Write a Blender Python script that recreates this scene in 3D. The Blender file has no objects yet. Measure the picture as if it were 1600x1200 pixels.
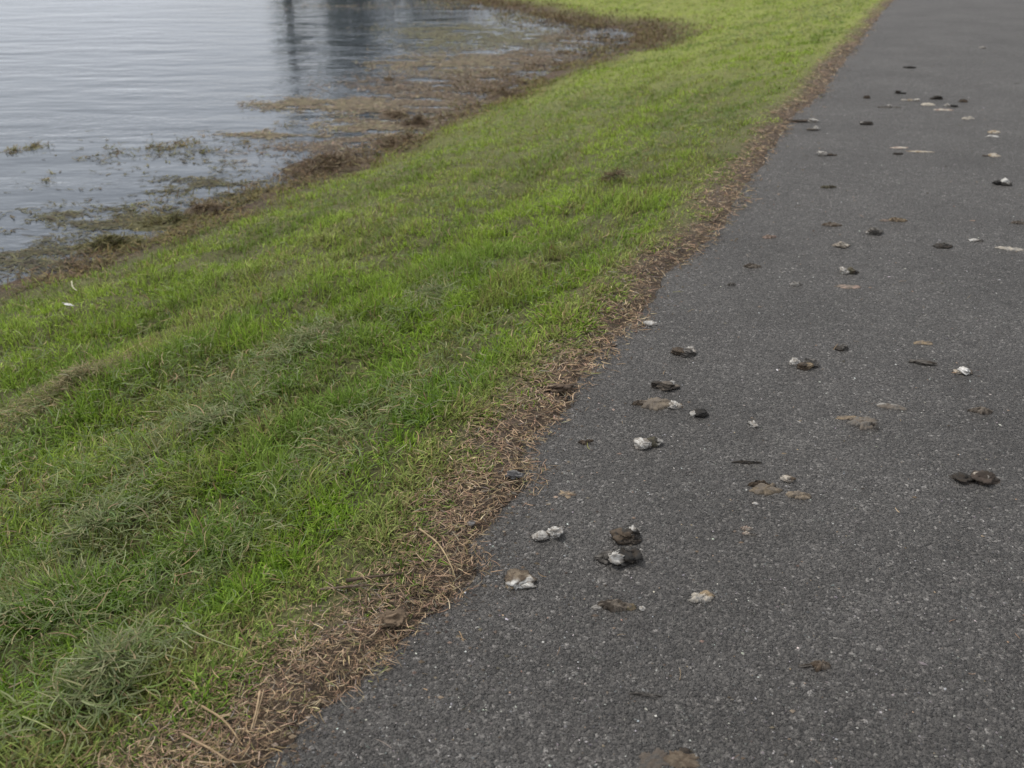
import bpy, bmesh, math
import numpy as np
from mathutils import Vector

# ------------------------------------------------------------------ camera
H = 1.30                    # eye height above the path
FPX = 1450.0                # focal length in pixels of a 1600 px wide frame
HORIZON = -150.0
PITCH = math.atan2(600 - HORIZON, FPX)
sc = bpy.context.scene
cam_d = bpy.data.cameras.new('camera')
cam_d.sensor_width = 36.0
cam_d.lens = 36.0 * FPX / 1600.0
cam_d.clip_start = 0.05
cam_d.clip_end = 2000
cam_d.dof.use_dof = True
cam_d.dof.focus_distance = 2.4
cam_d.dof.aperture_fstop = 4.5
cam = bpy.data.objects.new('camera', cam_d)
sc.collection.objects.link(cam)
cam.location = (0, 0, H)
cam.rotation_euler = (math.pi / 2 - PITCH, 0, 0)
sc.camera = cam

# ------------------------------------------------------------------ sky, sun, exposure
SUN_EL, SUN_AZ = math.radians(52), math.radians(-40)      # from the left, ahead of the camera
w = bpy.data.worlds.new('World'); sc.world = w; w.use_nodes = True
nt = w.node_tree; nt.nodes.clear()
def nn(t, typ, **kw):
    n = t.nodes.new(typ)
    for k, v in kw.items(): setattr(n, k, v)
    return n
out = nn(nt, 'ShaderNodeOutputWorld'); bg = nn(nt, 'ShaderNodeBackground')
sky = nn(nt, 'ShaderNodeTexSky', sky_type='NISHITA', sun_disc=False)
sky.sun_elevation = SUN_EL; sky.sun_rotation = SUN_AZ
sky.air_density = 1.2; sky.dust_density = 2.0
hs = nn(nt, 'ShaderNodeHueSaturation'); hs.inputs['Saturation'].default_value = 0.4
tc = nn(nt, 'ShaderNodeTexCoord')
mp = nn(nt, 'ShaderNodeMapping'); mp.inputs['Scale'].default_value = (1, 1, 2.6)
cn = nn(nt, 'ShaderNodeTexNoise'); cn.inputs['Scale'].default_value = 2.2; cn.inputs['Detail'].default_value = 6
cr = nn(nt, 'ShaderNodeValToRGB')
cr.color_ramp.elements[0].position = 0.36; cr.color_ramp.elements[0].color = (.55, .55, .55, 1)
cr.color_ramp.elements[1].position = 0.62; cr.color_ramp.elements[1].color = (1, 1, 1, 1)
cm = nn(nt, 'ShaderNodeMix', data_type='RGBA'); cm.inputs['B'].default_value = (9.6, 9.75, 10.1, 1)
nt.links.new(tc.outputs['Generated'], mp.inputs['Vector']); nt.links.new(mp.outputs[0], cn.inputs['Vector'])
nt.links.new(cn.outputs['Fac'], cr.inputs[0]); nt.links.new(cr.outputs[0], cm.inputs['Factor'])
nt.links.new(sky.outputs[0], hs.inputs['Color']); nt.links.new(hs.outputs[0], cm.inputs['A'])
nt.links.new(cm.outputs['Result'], bg.inputs['Color']); nt.links.new(bg.outputs[0], out.inputs[0])
bg.inputs['Strength'].default_value = 0.056
sd = bpy.data.lights.new('sun', 'SUN'); sd.energy = 1.5; sd.angle = math.radians(10); sd.color = (1, .95, .87)
so = bpy.data.objects.new('sun', sd); sc.collection.objects.link(so)
sv = Vector((math.sin(SUN_AZ) * math.cos(SUN_EL), math.cos(SUN_AZ) * math.cos(SUN_EL), math.sin(SUN_EL)))
so.rotation_euler = sv.to_track_quat('Z', 'Y').to_euler(); so.location = (-6, 6, 12)
sc.view_settings.view_transform = 'Standard'; sc.view_settings.look = 'None'
sc.view_settings.exposure = 0.84; sc.view_settings.gamma = 1.0
sc.view_settings.use_curve_mapping = False
sc.render.engine = 'CYCLES'
sc.cycles.max_bounces = 8; sc.cycles.transparent_max_bounces = 12
sc.cycles.use_denoising = True

# ------------------------------------------------------------------ numeric helpers
rng = np.random.default_rng(11)
def hash2(ix, iy, seed):
    h = (ix.astype(np.int64) * 374761393 + iy.astype(np.int64) * 668265263 + seed * 1442695041) & 0xffffffff
    h = ((h ^ (h >> 13)) * 1274126177) & 0xffffffff
    h = ((h ^ (h >> 16)) * 2246822519) & 0xffffffff
    return ((h ^ (h >> 15)) & 0xffffff) / float(0xffffff)
def vnoise(x, y, seed=0):
    x = np.asarray(x, float); y = np.asarray(y, float)
    ix = np.floor(x); iy = np.floor(y); fx = x - ix; fy = y - iy
    fx = fx * fx * (3 - 2 * fx); fy = fy * fy * (3 - 2 * fy)
    a = hash2(ix, iy, seed); b = hash2(ix + 1, iy, seed); c = hash2(ix, iy + 1, seed); d = hash2(ix + 1, iy + 1, seed)
    return (a + (b - a) * fx) * (1 - fy) + (c + (d - c) * fx) * fy
def fbm(x, y, seed=0, oct=4):
    s = 0; a = .5; t = 0
    for o in range(oct):
        s = s + a * vnoise(x * 2 ** o + 17.3 * o, y * 2 ** o - 9.1 * o, seed + o); t += a; a *= .5
    return s / t                      # 0..1, mean .5
def sstep(a, b, x):
    t = np.clip((x - a) / (b - a), 0, 1); return t * t * (3 - 2 * t)
CP, SP = math.cos(PITCH), math.sin(PITCH)
def ground(px, py, z=0.0):
    """where the line of sight through a point of the photograph meets the level z"""
    dx = (px - 800) / FPX; dy = (600 - py) / FPX
    d = np.array([dx, CP + dy * SP, -SP + dy * CP]); t = (z - H) / d[2]
    return np.array([0, 0, H]) + d * t
def px_per_m(p):
    return FPX / (p[1] * CP - (p[2] - H) * SP)
def smooth_line(pts, n=10):
    P = np.array(pts, float); P = np.vstack([2 * P[0] - P[1], P, 2 * P[-1] - P[-2]]); o = []
    for i in range(1, len(P) - 2):
        for k in range(n):
            t = k / n; a, b, c, d = P[i - 1], P[i], P[i + 1], P[i + 2]
            o.append(.5 * (2 * b + (c - a) * t + (2 * a - 5 * b + 4 * c - d) * t * t + (3 * b - 3 * c + d - a) * t ** 3))
    o.append(P[-2]); return np.array(o)
def line_dist(x, y, L):
    """signed distance, positive on the left of the line"""
    x = np.asarray(x, float); y = np.asarray(y, float)
    best = np.full(x.shape, 1e18); sgn = np.ones(x.shape)
    for (ax, ay), (bx, by) in zip(L[:-1], L[1:]):
        ex, ey = bx - ax, by - ay; l2 = ex * ex + ey * ey
        if l2 < 1e-12: continue
        t = np.clip(((x - ax) * ex + (y - ay) * ey) / l2, 0, 1)
        qx = x - ax - t * ex; qy = y - ay - t * ey; d = qx * qx + qy * qy
        m = d < best; best = np.where(m, d, best); sgn = np.where(m, np.sign(ex * qy - ey * qx + 1e-15), sgn)
    return np.sqrt(best) * sgn

# ------------------------------------------------------------------ plan of the place
WZ = -0.60                                                   # water level
edge_px = [(400, 1200), (470, 1122), (560, 1050), (650, 965), (740, 892), (738, 848), (775, 797), (824, 748), (816, 712), (836, 672), (886, 640), (895, 605),
           (960, 522), (1018, 462), (1042, 425), (1102, 378), (1138, 332), (1160, 295), (1196, 245), (1240, 182), (1288, 140), (1312, 104), (1395, 0)]
edge_w = [ground(*e)[:2] for e in edge_px]
PATH_EDGE = smooth_line([(-2.9, -4.0), (-1.6, -1.2), (-.80, .55)] + edge_w + [(9.6, 23.5), (16, 37), (40, 88), (180, 380)], 4)
shore_px = [(0, 452), (110, 424), (230, 378), (330, 338), (415, 303), (480, 276), (600, 232), (690, 187), (800, 140), (900, 97), (985, 68)]
shore_w = [ground(*e, WZ)[:2] for e in shore_px]
far_px = [(985, 48), (930, 45), (860, 30), (780, 12), (705, -3)]
far_w = [ground(*e, WZ)[:2] for e in far_px]
SHORE = smooth_line([(-90, -30), (-30, -22), (-9, -7), (-5.2, .4), (-3.9, 3.2)] + shore_w + far_w + [(-5, 33), (-11, 38.5), (-30, 43), (-90, 46)], 3)
PATH_W = 3.6
def d_path(x, y): return line_dist(x, y, PATH_EDGE)           # + on the grass side
def d_shore(x, y): return -line_dist(x, y, SHORE) + (fbm(np.asarray(x) * 1.7, np.asarray(y) * 1.7, 91, 4) - .5) * .34   # + on land
ED = np.array([.42, .9075])                                   # general run of path and bank
def along(x, y): return x * ED[0] + y * ED[1]
def path_z(x, y):
    return (fbm(np.asarray(x) * 1.1, np.asarray(y) * 1.1, 5, 3) - .5) * .012 + (fbm(np.asarray(x) * 9, np.asarray(y) * 9, 6, 2) - .5) * .0025
def land_z(x, y, dp=None, ds=None):
    if dp is None: dp = d_path(x, y)
    if ds is None: ds = d_shore(x, y)
    dpp = np.maximum(dp - .18, 0); dss = np.maximum(ds, 0)
    t = dss / (dss + dpp + 1e-6)
    z = WZ * (1 - t) ** .92
    bump = (fbm(np.asarray(x) * 2.3, np.asarray(y) * 2.3, 21, 4) - .5) * .09 * sstep(.1, .6, dp) * sstep(0, .5, ds)
    bump = bump + (fbm(along(np.asarray(x), np.asarray(y)) * .6 + 11, dp * 3.6, 25, 3) - .5) * .075 * sstep(.15, .6, dp) * sstep(.1, .6, ds)
    z = z + bump + .012 * sstep(0, .12, dp) * sstep(.5, .1, dp)
    z = np.where(ds < 0, WZ + np.maximum(ds * .22, -1.3) - .01, z)
    onp = (dp <= .03) & (dp > -PATH_W)
    z = np.where(onp, -.013 - .03 * sstep(.05, .12, -dp), z)
    right = dp <= -PATH_W
    return np.where(right, .01 + (fbm(np.asarray(x) * 1.5, np.asarray(y) * 1.5, 22, 3) - .5) * .06 * sstep(PATH_W, PATH_W + 1, -dp), z)

# ------------------------------------------------------------------ materials
def new_mat(name):
    m = bpy.data.materials.new(name); m.use_nodes = True; t = m.node_tree; t.nodes.clear()
    o = nn(t, 'ShaderNodeOutputMaterial'); b = nn(t, 'ShaderNodeBsdfPrincipled'); t.links.new(b.outputs[0], o.inputs[0])
    return m, t, b, o
def noise(t, scale, detail=3, vec=None, rough=.55):
    n = nn(t, 'ShaderNodeTexNoise'); n.inputs['Scale'].default_value = scale; n.inputs['Detail'].default_value = detail
    n.inputs['Roughness'].default_value = rough
    if vec is not None: t.links.new(vec, n.inputs['Vector'])
    return n
def ramp(t, src, stops):
    r = nn(t, 'ShaderNodeValToRGB'); e = r.color_ramp.elements
    while len(e) < len(stops): e.new(.5)
    for q, (p, c) in zip(e, stops):
        q.position = p; q.color = (c, c, c, 1) if np.isscalar(c) else (*c, 1)
    t.links.new(src, r.inputs[0]); return r
def bump(t, b, src, strength, dist, prev=None):
    n = nn(t, 'ShaderNodeBump'); n.inputs['Strength'].default_value = strength; n.inputs['Distance'].default_value = dist
    t.links.new(src, n.inputs['Height'])
    if prev is not None: t.links.new(prev.outputs[0], n.inputs['Normal'])
    t.links.new(n.outputs[0], b.inputs['Normal']); return n
def leaf_mat(name, rough=.5, trans=.3, spec=.35):
    m, t, b, o = new_mat(name)
    a = nn(t, 'ShaderNodeAttribute', attribute_name='col')
    t.links.new(a.outputs['Color'], b.inputs['Base Color'])
    b.inputs['Roughness'].default_value = rough; b.inputs['Specular IOR Level'].default_value = spec
    if trans > 0:
        tr = nn(t, 'ShaderNodeBsdfTranslucent'); t.links.new(a.outputs['Color'], tr.inputs['Color'])
        mx = nn(t, 'ShaderNodeMixShader'); mx.inputs[0].default_value = trans
        t.links.new(b.outputs[0], mx.inputs[1]); t.links.new(tr.outputs[0], mx.inputs[2]); t.links.new(mx.outputs[0], o.inputs[0])
    return m
M = {}
M['grass'] = leaf_mat('grass blade', .6, .27, .13)
M['hay'] = leaf_mat('cut grass', .7, .22, .1)
M['straw'] = leaf_mat('dry straw', .8, .1, .08)
M['weed'] = leaf_mat('wet weed', .65, .12, .14)
def crust(name, rough):
    m, t, b, o = new_mat(name)
    a = nn(t, 'ShaderNodeAttribute', attribute_name='col'); tcn = nn(t, 'ShaderNodeTexCoord')
    n = noise(t, 260, 4, tcn.outputs['Object']); r = ramp(t, n.outputs['Fac'], [(.3, .72), (.7, 1.18)])
    mx = nn(t, 'ShaderNodeMix', data_type='RGBA', blend_type='MULTIPLY'); mx.inputs['Factor'].default_value = 1
    t.links.new(a.outputs['Color'], mx.inputs['A']); t.links.new(r.outputs[0], mx.inputs['B'])
    t.links.new(mx.outputs['Result'], b.inputs['Base Color']); b.inputs['Roughness'].default_value = rough
    b.inputs['Specular IOR Level'].default_value = .3
    n2 = noise(t, 420, 5, tcn.outputs['Object'], .65); bump(t, b, n2.outputs['Fac'], .7, .0012)
    return m
M['dung'] = crust('dried dropping', .8)
M['stone'] = crust('weathered stone', .85)
M['wood'] = crust('weathered wood', .85)
M['chip'] = leaf_mat('stone chip', .7, 0, .4)

# asphalt
m, t, b, o = new_mat('asphalt'); M['asphalt'] = m
tcn = nn(t, 'ShaderNodeTexCoord'); V = tcn.outputs['Object']
wob = noise(t, 90, 2, V)
vm = nn(t, 'ShaderNodeMix', data_type='RGBA', blend_type='LINEAR_LIGHT'); vm.inputs['Factor'].default_value = .006
t.links.new(V, vm.inputs['A']); t.links.new(wob.outputs['Color'], vm.inputs['B'])
def voro(scale, feat='F1'):
    v = nn(t, 'ShaderNodeTexVoronoi', feature=feat); v.inputs['Scale'].default_value = scale
    t.links.new(vm.outputs['Result'], v.inputs['Vector']); return v
v1 = voro(155); v2 = voro(300); v3 = voro(75)
sep = nn(t, 'ShaderNodeSeparateColor'); t.links.new(v1.outputs['Color'], sep.inputs[0])
sep2 = nn(t, 'ShaderNodeSeparateColor'); t.links.new(v2.outputs['Color'], sep2.inputs[0])
c1 = ramp(t, sep.outputs[0], [(0, (.032, .0303, .0288)), (.55, (.051, .0483, .0460)), (.88, (.074, .0702, .0665)), (.975, (.115, .110, .105)), (1, (.20, .193, .186))])
c2 = ramp(t, sep2.outputs[1], [(0, (.78, .78, .78)), (.7, (1.0, 1.0, 1.0)), (.95, (1.28, 1.27, 1.26)), (1, (1.9, 1.9, 1.9))])
mx = nn(t, 'ShaderNodeMix', data_type='RGBA', blend_type='MULTIPLY'); mx.inputs['Factor'].default_value = 1
t.links.new(c1.outputs[0], mx.inputs['A']); t.links.new(c2.outputs[0], mx.inputs['B'])
st = noise(t, 1.6, 5, V); sr = ramp(t, st.outputs['Fac'], [(.32, (.84, .82, .80)), (.68, (1.38, 1.37, 1.36))])
mx2 = nn(t, 'ShaderNodeMix', data_type='RGBA', blend_type='MULTIPLY'); mx2.inputs['Factor'].default_value = 1
t.links.new(mx.outputs['Result'], mx2.inputs['A']); t.links.new(sr.outputs[0], mx2.inputs['B'])
st2 = noise(t, 14, 4, V); sr2 = ramp(t, st2.outputs['Fac'], [(.35, (.86, .85, .84)), (.65, (1.12, 1.12, 1.12))])
mx3 = nn(t, 'ShaderNodeMix', data_type='RGBA', blend_type='MULTIPLY'); mx3.inputs['Factor'].default_value = 1
t.links.new(mx2.outputs['Result'], mx3.inputs['A']); t.links.new(sr2.outputs[0], mx3.inputs['B'])
t.links.new(mx3.outputs['Result'], b.inputs['Base Color'])
b.inputs['Roughness'].default_value = .62; b.inputs['Specular IOR Level'].default_value = .55
inv = ramp(t, v1.outputs['Distance'], [(0, 1), (.75, 0)]); b1 = bump(t, b, inv.outputs[0], 1.0, .0065)
inv2 = ramp(t, v2.outputs['Distance'], [(0, 1), (.7, 0)]); b2 = bump(t, b, inv2.outputs[0], .9, .0016, b1)
n3 = noise(t, 28, 4, V); b3 = bump(t, b, n3.outputs['Fac'], .7, .006, b2)

# soil under the grass and along the verge
m, t, b, o = new_mat('soil'); M['soil'] = m
a = nn(t, 'ShaderNodeAttribute', attribute_name='col'); tcn = nn(t, 'ShaderNodeTexCoord')
n = noise(t, 45, 6, tcn.outputs['Object'], .65); r = ramp(t, n.outputs['Fac'], [(.3, (.55, .55, .55)), (.7, (1.4, 1.35, 1.3))])
mx = nn(t, 'ShaderNodeMix', data_type='RGBA', blend_type='MULTIPLY'); mx.inputs['Factor'].default_value = 1
t.links.new(a.outputs['Color'], mx.inputs['A']); t.links.new(r.outputs[0], mx.inputs['B'])
t.links.new(mx.outputs['Result'], b.inputs['Base Color']); b.inputs['Roughness'].default_value = .9
n2 = noise(t, 120, 5, tcn.outputs['Object'], .7); bump(t, b, n2.outputs['Fac'], 1, .02)

# pond water: mirror by Fresnel over a murky body that still lets the shallow bed through
m, t, b, o = new_mat('pond water'); M['water'] = m
t.nodes.remove(b)
tcn = nn(t, 'ShaderNodeTexCoord')
def wmap(sx, sy, rot=0.0):
    p = nn(t, 'ShaderNodeMapping'); p.inputs['Scale'].default_value = (sx, sy, 1); p.inputs['Rotation'].default_value = (0, 0, rot)
    t.links.new(tcn.outputs['Object'], p.inputs['Vector']); return p.outputs[0]
gl = nn(t, 'ShaderNodeBsdfGlossy'); gl.inputs['Roughness'].default_value = .03; gl.inputs['Color'].default_value = (.86, .90, .95, 1)
df = nn(t, 'ShaderNodeBsdfDiffuse'); df.inputs['Color'].default_value = (.088, .102, .122, 1)
tp = nn(t, 'ShaderNodeBsdfTransparent'); tp.inputs['Color'].default_value = (.62, .62, .5, 1)
body = nn(t, 'ShaderNodeMixShader'); body.inputs[0].default_value = .78
fr = nn(t, 'ShaderNodeFresnel'); fr.inputs['IOR'].default_value = 1.33
top = nn(t, 'ShaderNodeMixShader')
t.links.new(tp.outputs[0], body.inputs[1]); t.links.new(df.outputs[0], body.inputs[2])
t.links.new(fr.outputs[0], top.inputs[0]); t.links.new(body.outputs[0], top.inputs[1]); t.links.new(gl.outputs[0], top.inputs[2])
t.links.new(top.outputs[0], o.inputs[0])
wn1 = noise(t, 1, 3, wmap(2.6, 6.0, .08)); wn2 = noise(t, 1, 2, wmap(10, 24, -.05)); wn3 = noise(t, 1, 2, wmap(.35, 1.3, .2))
patch = ramp(t, wn3.outputs['Fac'], [(.38, .12), (.62, 1)])
mulw = nn(t, 'ShaderNodeMath', operation='MULTIPLY'); t.links.new(wn2.outputs['Fac'], mulw.inputs[0]); t.links.new(patch.outputs[0], mulw.inputs[1])
wn5 = noise(t, 1, 2, wmap(.5, 1.1, .12)); bpx = nn(t, 'ShaderNodeBump'); bpx.inputs['Strength'].default_value = 1; bpx.inputs['Distance'].default_value = .012; t.links.new(wn5.outputs['Fac'], bpx.inputs['Height'])
wn4 = noise(t, 1, 2, wmap(.8, 1.8, -.08)); bp0 = nn(t, 'ShaderNodeBump'); bp0.inputs['Strength'].default_value = 1; bp0.inputs['Distance'].default_value = .042; t.links.new(wn4.outputs['Fac'], bp0.inputs['Height']); t.links.new(bpx.outputs[0], bp0.inputs['Normal'])
bp1 = nn(t, 'ShaderNodeBump'); t.links.new(bp0.outputs[0], bp1.inputs['Normal']); bp1.inputs['Strength'].default_value = 1; bp1.inputs['Distance'].default_value = .010; t.links.new(wn1.outputs['Fac'], bp1.inputs['Height'])
bp2 = nn(t, 'ShaderNodeBump'); bp2.inputs['Strength'].default_value = 1; bp2.inputs['Distance'].default_value = .008; t.links.new(mulw.outputs[0], bp2.inputs['Height'])
t.links.new(bp1.outputs[0], bp2.inputs['Normal'])
for q in (gl, fr): t.links.new(bp2.outputs[0], q.inputs['Normal'])

# ------------------------------------------------------------------ object helpers
C = sc.collection
def link(o, parent=None):
    C.objects.link(o)
    if parent is not None: o.parent = parent
    return o
def tag(o, label=None, cat=None, group=None, kind=None):
    if label: o['label'] = label
    if cat: o['category'] = cat
    if group: o['group'] = group
    if kind: o['kind'] = kind
    return o
def mesh_np(name, verts, loops, sizes, mat, cols=None, smooth=True):
    me = bpy.data.meshes.new(name)
    me.vertices.add(len(verts)); me.vertices.foreach_set('co', np.ascontiguousarray(verts, np.float32).ravel())
    me.loops.add(len(loops)); me.loops.foreach_set('vertex_index', np.ascontiguousarray(loops, np.int32))
    me.polygons.add(len(sizes)); st = np.zeros(len(sizes), np.int32); st[1:] = np.cumsum(sizes)[:-1]
    me.polygons.foreach_set('loop_start', st)
    try: me.polygons.foreach_set('loop_total', np.ascontiguousarray(sizes, np.int32))
    except Exception: pass
    me.polygons.foreach_set('use_smooth', np.full(len(sizes), smooth, bool))
    if cols is not None:
        a = me.attributes.new('col', 'FLOAT_COLOR', 'POINT')
        c4 = np.ones((len(verts), 4), np.float32); c4[:, :3] = cols; a.data.foreach_set('color', c4.ravel())
    me.update(calc_edges=True); me.materials.append(M[mat]); return me
def ribbons(P, az, el, daz, de, L, W, col, nseg=3, taper=1.0, roll=None):
    """strips of leaf: azimuth and elevation change along the strip; returns verts, loops, sizes, cols"""
    n = len(P); P = np.asarray(P, float); pts = [P]; p = P
    for i in range(nseg):
        a = az + daz * (i / nseg); e = el + de * (i / nseg)
        d = np.stack([np.cos(a) * np.cos(e), np.sin(a) * np.cos(e), np.sin(e)], 1)
        p = p + d * (L / nseg)[:, None]; pts.append(p)
    vs = []
    for i in range(nseg):
        a = az + daz * (i / nseg)
        r = np.zeros(n) if roll is None else roll
        side = np.stack([-np.sin(a) * np.cos(r), np.cos(a) * np.cos(r), np.sin(r)], 1)
        ww = W * (1 - taper * .55 * (i / nseg) ** 1.5) * (.75 if i == 0 else 1)
        vs += [pts[i] - side * ww[:, None] / 2, pts[i] + side * ww[:, None] / 2]
    vs.append(pts[-1]); k = len(vs)
    V = np.stack(vs, 1).reshape(-1, 3)
    base = (np.arange(n) * k)[:, None]
    f = []; s = []
    for i in range(nseg - 1): f += [2 * i, 2 * i + 1, 2 * i + 3, 2 * i + 2]; s.append(4)
    f += [2 * nseg - 2, 2 * nseg - 1, 2 * nseg]; s.append(3)
    loops = (base + np.array(f)[None]).ravel(); sizes = np.tile(s, n)
    return V, loops, sizes, np.repeat(col, k, 0)
def join(parts):
    V = []; Lp = []; S = []; Cc = []; off = 0
    for v, l, s, c in parts:
        V.append(v); Lp.append(l + off); S.append(s); Cc.append(c); off += len(v)
    return np.vstack(V), np.concatenate(Lp), np.concatenate(S), np.vstack(Cc)
def pal(n, cols, weights, jit=.18):
    c = np.array(cols)[rng.choice(len(cols), n, p=np.array(weights) / np.sum(weights))]
    return c * (1 + rng.normal(0, jit, (n, 1))).clip(.5, 1.6) * (1 + rng.normal(0, .05, (n, 3)))
def U(a, b, n): return rng.uniform(a, b, n)

# ------------------------------------------------------------------ where the mown rows lie
def row_field(x, y, dp):
    """0..1: how thickly cut grass lies here (rows run with the path)"""
    s = along(x, y)
    f = fbm(s * .62 + 3, dp * 2.7 + .35 * s, 41, 4)
    f2 = fbm(x * 6, y * 6, 45, 3)
    return sstep(.45, .62, f * .8 + f2 * .2)
def verge_w(x, y): return .108 + (fbm(np.asarray(x) * 3.3, np.asarray(y) * 3.3, 61, 4) - .5) * .24
def tuft(x, y): return fbm(x * 5.5, y * 5.5, 51, 3)

# ------------------------------------------------------------------ terrain
N = 420
u = np.linspace(-1, 1, N); g = .5 * np.sinh(7.35 * u)
gx, gy = np.meshgrid(g - .6, g + 3.2); gx = gx.ravel(); gy = gy.ravel()
dp = d_path(gx, gy); ds = d_shore(gx, gy); gz = land_z(gx, gy, dp, ds)
near = np.hypot(gx, gy) < 12
gz = gz + np.where(near & (dp > 0) & (ds > 0), (fbm(gx * 22, gy * 22, 30, 3) - .5) * .022, 0)
soil = np.array([.12, .088, .062]); thatch = np.array([.115, .120, .036]); mud = np.array([.085, .056, .035]); bed = np.array([.07, .066, .05])
far_g = np.array([.23, .27, .05])
vw = verge_w(gx, gy)
mixg = sstep(-.03, .08, dp - vw)[:, None]
rgt = (dp < -PATH_W)[:, None]
fa = sstep(5, 14, np.hypot(gx, gy))[:, None]
tg = thatch * (1 - fa) + far_g * fa
col = soil * (1 - mixg) + tg * mixg
col = np.where(rgt, tg, col)
mw = sstep(.42 + .9 * sstep(10, 14, gy), .1 + .3 * sstep(10, 14, gy), ds)[:, None]; col = np.where(dp[:, None] > 0, col * (1 - mw) + mud * mw, col)
bw = sstep(0, -.8, ds)[:, None]; col = np.where(dp[:, None] > 0, col * (1 - bw) + bed * bw, col)
col = col * (.75 + .5 * fbm(gx * 7, gy * 7, 33, 3))[:, None]
i, j = np.meshgrid(np.arange(N - 1), np.arange(N - 1)); q = (j * N + i).ravel()
quads = np.stack([q, q + 1, q + N + 1, q + N], 1).ravel()
ter = link(bpy.data.objects.new('ground', mesh_np('ground', np.stack([gx, gy, gz], 1), quads, np.full(len(q), 4), 'soil', col)))
tag(ter, 'brown soil and mown grass bank falling to the pond', kind='structure')

# ------------------------------------------------------------------ water
wv = np.array([(-140, -60, WZ), (30, -60, WZ), (30, 60, WZ), (-140, 60, WZ)])
wat = link(bpy.data.objects.new('pond_water', mesh_np('pond_water', wv, np.arange(4), [4], 'water')))
tag(wat, 'grey rippled pond water', kind='structure')

# ------------------------------------------------------------------ asphalt path
EL = PATH_EDGE
def resample(L, step):
    d = np.r_[0, np.cumsum(np.hypot(*np.diff(L, axis=0).T))]; s = [0]
    while s[-1] < d[-1]:
        p = np.array([np.interp(s[-1], d, L[:, 0]), np.interp(s[-1], d, L[:, 1])]); s.append(s[-1] + step(p))
    s = np.array(s[:-1]); return np.stack([np.interp(s, d, L[:, 0]), np.interp(s, d, L[:, 1])], 1)
PE = resample(EL, lambda p: .014 if 0 < p[1] < 4.5 else (.05 if p[1] < 18 and p[1] > -2 else 1.5))
tn = np.gradient(PE, axis=0)
ker = np.ones(31) / 31
tn = np.stack([np.convolve(np.pad(tn[:, k], 15, mode='edge'), ker, 'valid') for k in (0, 1)], 1); tn /= np.hypot(*tn.T)[:, None]
nr = np.stack([tn[:, 1], -tn[:, 0]], 1)                        # towards the path
jag = (fbm(PE[:, 0] * 9, PE[:, 1] * 9, 71, 4) - .5) * .07 + (fbm(PE[:, 0] * 60, PE[:, 1] * 60, 72, 2) - .5) * .014
offs = np.r_[-.012, 0, .012, .04, .09, .16, .26, .4, .6, .85, 1.15, 1.5, 1.9, 2.35, 2.85, PATH_W - .02, PATH_W]
rows = []
for k, f in enumerate(offs):
    fade = max(0, 1 - f / .4); P2 = PE + nr * (f + jag * fade)[:, None]
    z = path_z(P2[:, 0], P2[:, 1]) - (.045 if k == 0 else (.006 if k == 1 else 0)) - (.05 if k == len(offs) - 1 else 0)
    rows.append(np.c_[P2, z])
pv = np.stack(rows, 1); nk = len(offs); npn = len(PE)
i, j = np.meshgrid(np.arange(nk - 1), np.arange(npn - 1)); q = (j * nk + i).ravel()
path = link(bpy.data.objects.new('asphalt_path', mesh_np('asphalt_path', pv.reshape(-1, 3), np.stack([q, q + 1, q + nk + 1, q + nk], 1).ravel(), np.full(len(q), 4), 'asphalt')))
tag(path, 'dark grey asphalt path', kind='structure')

# ------------------------------------------------------------------ polar scatter round the viewpoint, thinner with distance
def scatter(n, r0, r1, k, a0=-82, a1=58):
    e = 2 - k; uu = rng.random(n)
    r = (r0 ** e + uu * (r1 ** e - r0 ** e)) ** (1 / e); a = np.radians(U(a0, a1, n))
    return r * np.sin(a), r * np.cos(a), r

# ------------------------------------------------------------------ living grass
TB = 6                                                         # blades to a tuft
xc, yc, rc = [np.concatenate(v) for v in zip(scatter(190000, .7, 45, 1.55, -42, 26), scatter(26000, .7, 45, 1.5, -85, -42), scatter(16000, 1.5, 40, 1.3, 26, 60))]
dp = d_path(xc, yc); ds = d_shore(xc, yc)
keep = ((dp > 0) & (ds > .02)) | (dp < -PATH_W - .05)
xc, yc, rc, dp, ds = [v[keep] for v in (xc, yc, rc, dp, ds)]
dv = dp - verge_w(xc, yc)
right = dp < 0
pr = np.where(right, 1, sstep(-.05, .05, dv) * sstep(.05 + .2 * sstep(10, 14, yc), .38 + .5 * sstep(10, 14, yc), ds))
rf = row_field(xc, yc, dp); tf = tuft(xc, yc)
pr = pr * np.where(right, 1, (1 - .40 * rf) * (.55 + .45 * sstep(.30, .5, tf)))
keep = rng.random(len(xc)) < pr
xc, yc, rc, dp, ds, rf, tf, dv, right = [v[keep] for v in (xc, yc, rc, dp, ds, rf, tf, dv, right)]
zc = land_z(xc, yc, dp, ds); nc = len(xc)
cf = fbm(xc * 1.3, yc * 1.3, 81, 3) + rng.normal(0, .06, nc); cf2 = fbm(xc * 9, yc * 9, 83, 2) + rng.normal(0, .06, nc)
lean = fbm(xc * 2.2, yc * 2.2, 77, 2) * 9
z, r, dp, ds, rf, tf, dv, right, cf, cf2, lean = [np.repeat(v, TB) for v in (zc, rc, dp, ds, rf, tf, dv, right, cf, cf2, lean)]
n = nc * TB
lod = np.maximum(r, 1.6) / 1.6
oa = U(0, 6.2832, n); orr = np.abs(rng.normal(0, .011, n)) * lod ** .7
x = np.repeat(xc, TB) + np.cos(oa) * orr; y = np.repeat(yc, TB) + np.sin(oa) * orr
hgt = (.034 + .040 * sstep(.35, .75, tf)) * np.where(right, 1, .40 + .60 * sstep(-.05, .35, dv)) * U(.5, 1.35, n) * (1 - .45 * sstep(2.5, 7, r))
W_ = .0031 * lod ** .48 * U(.6, 1.3, n)
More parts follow.
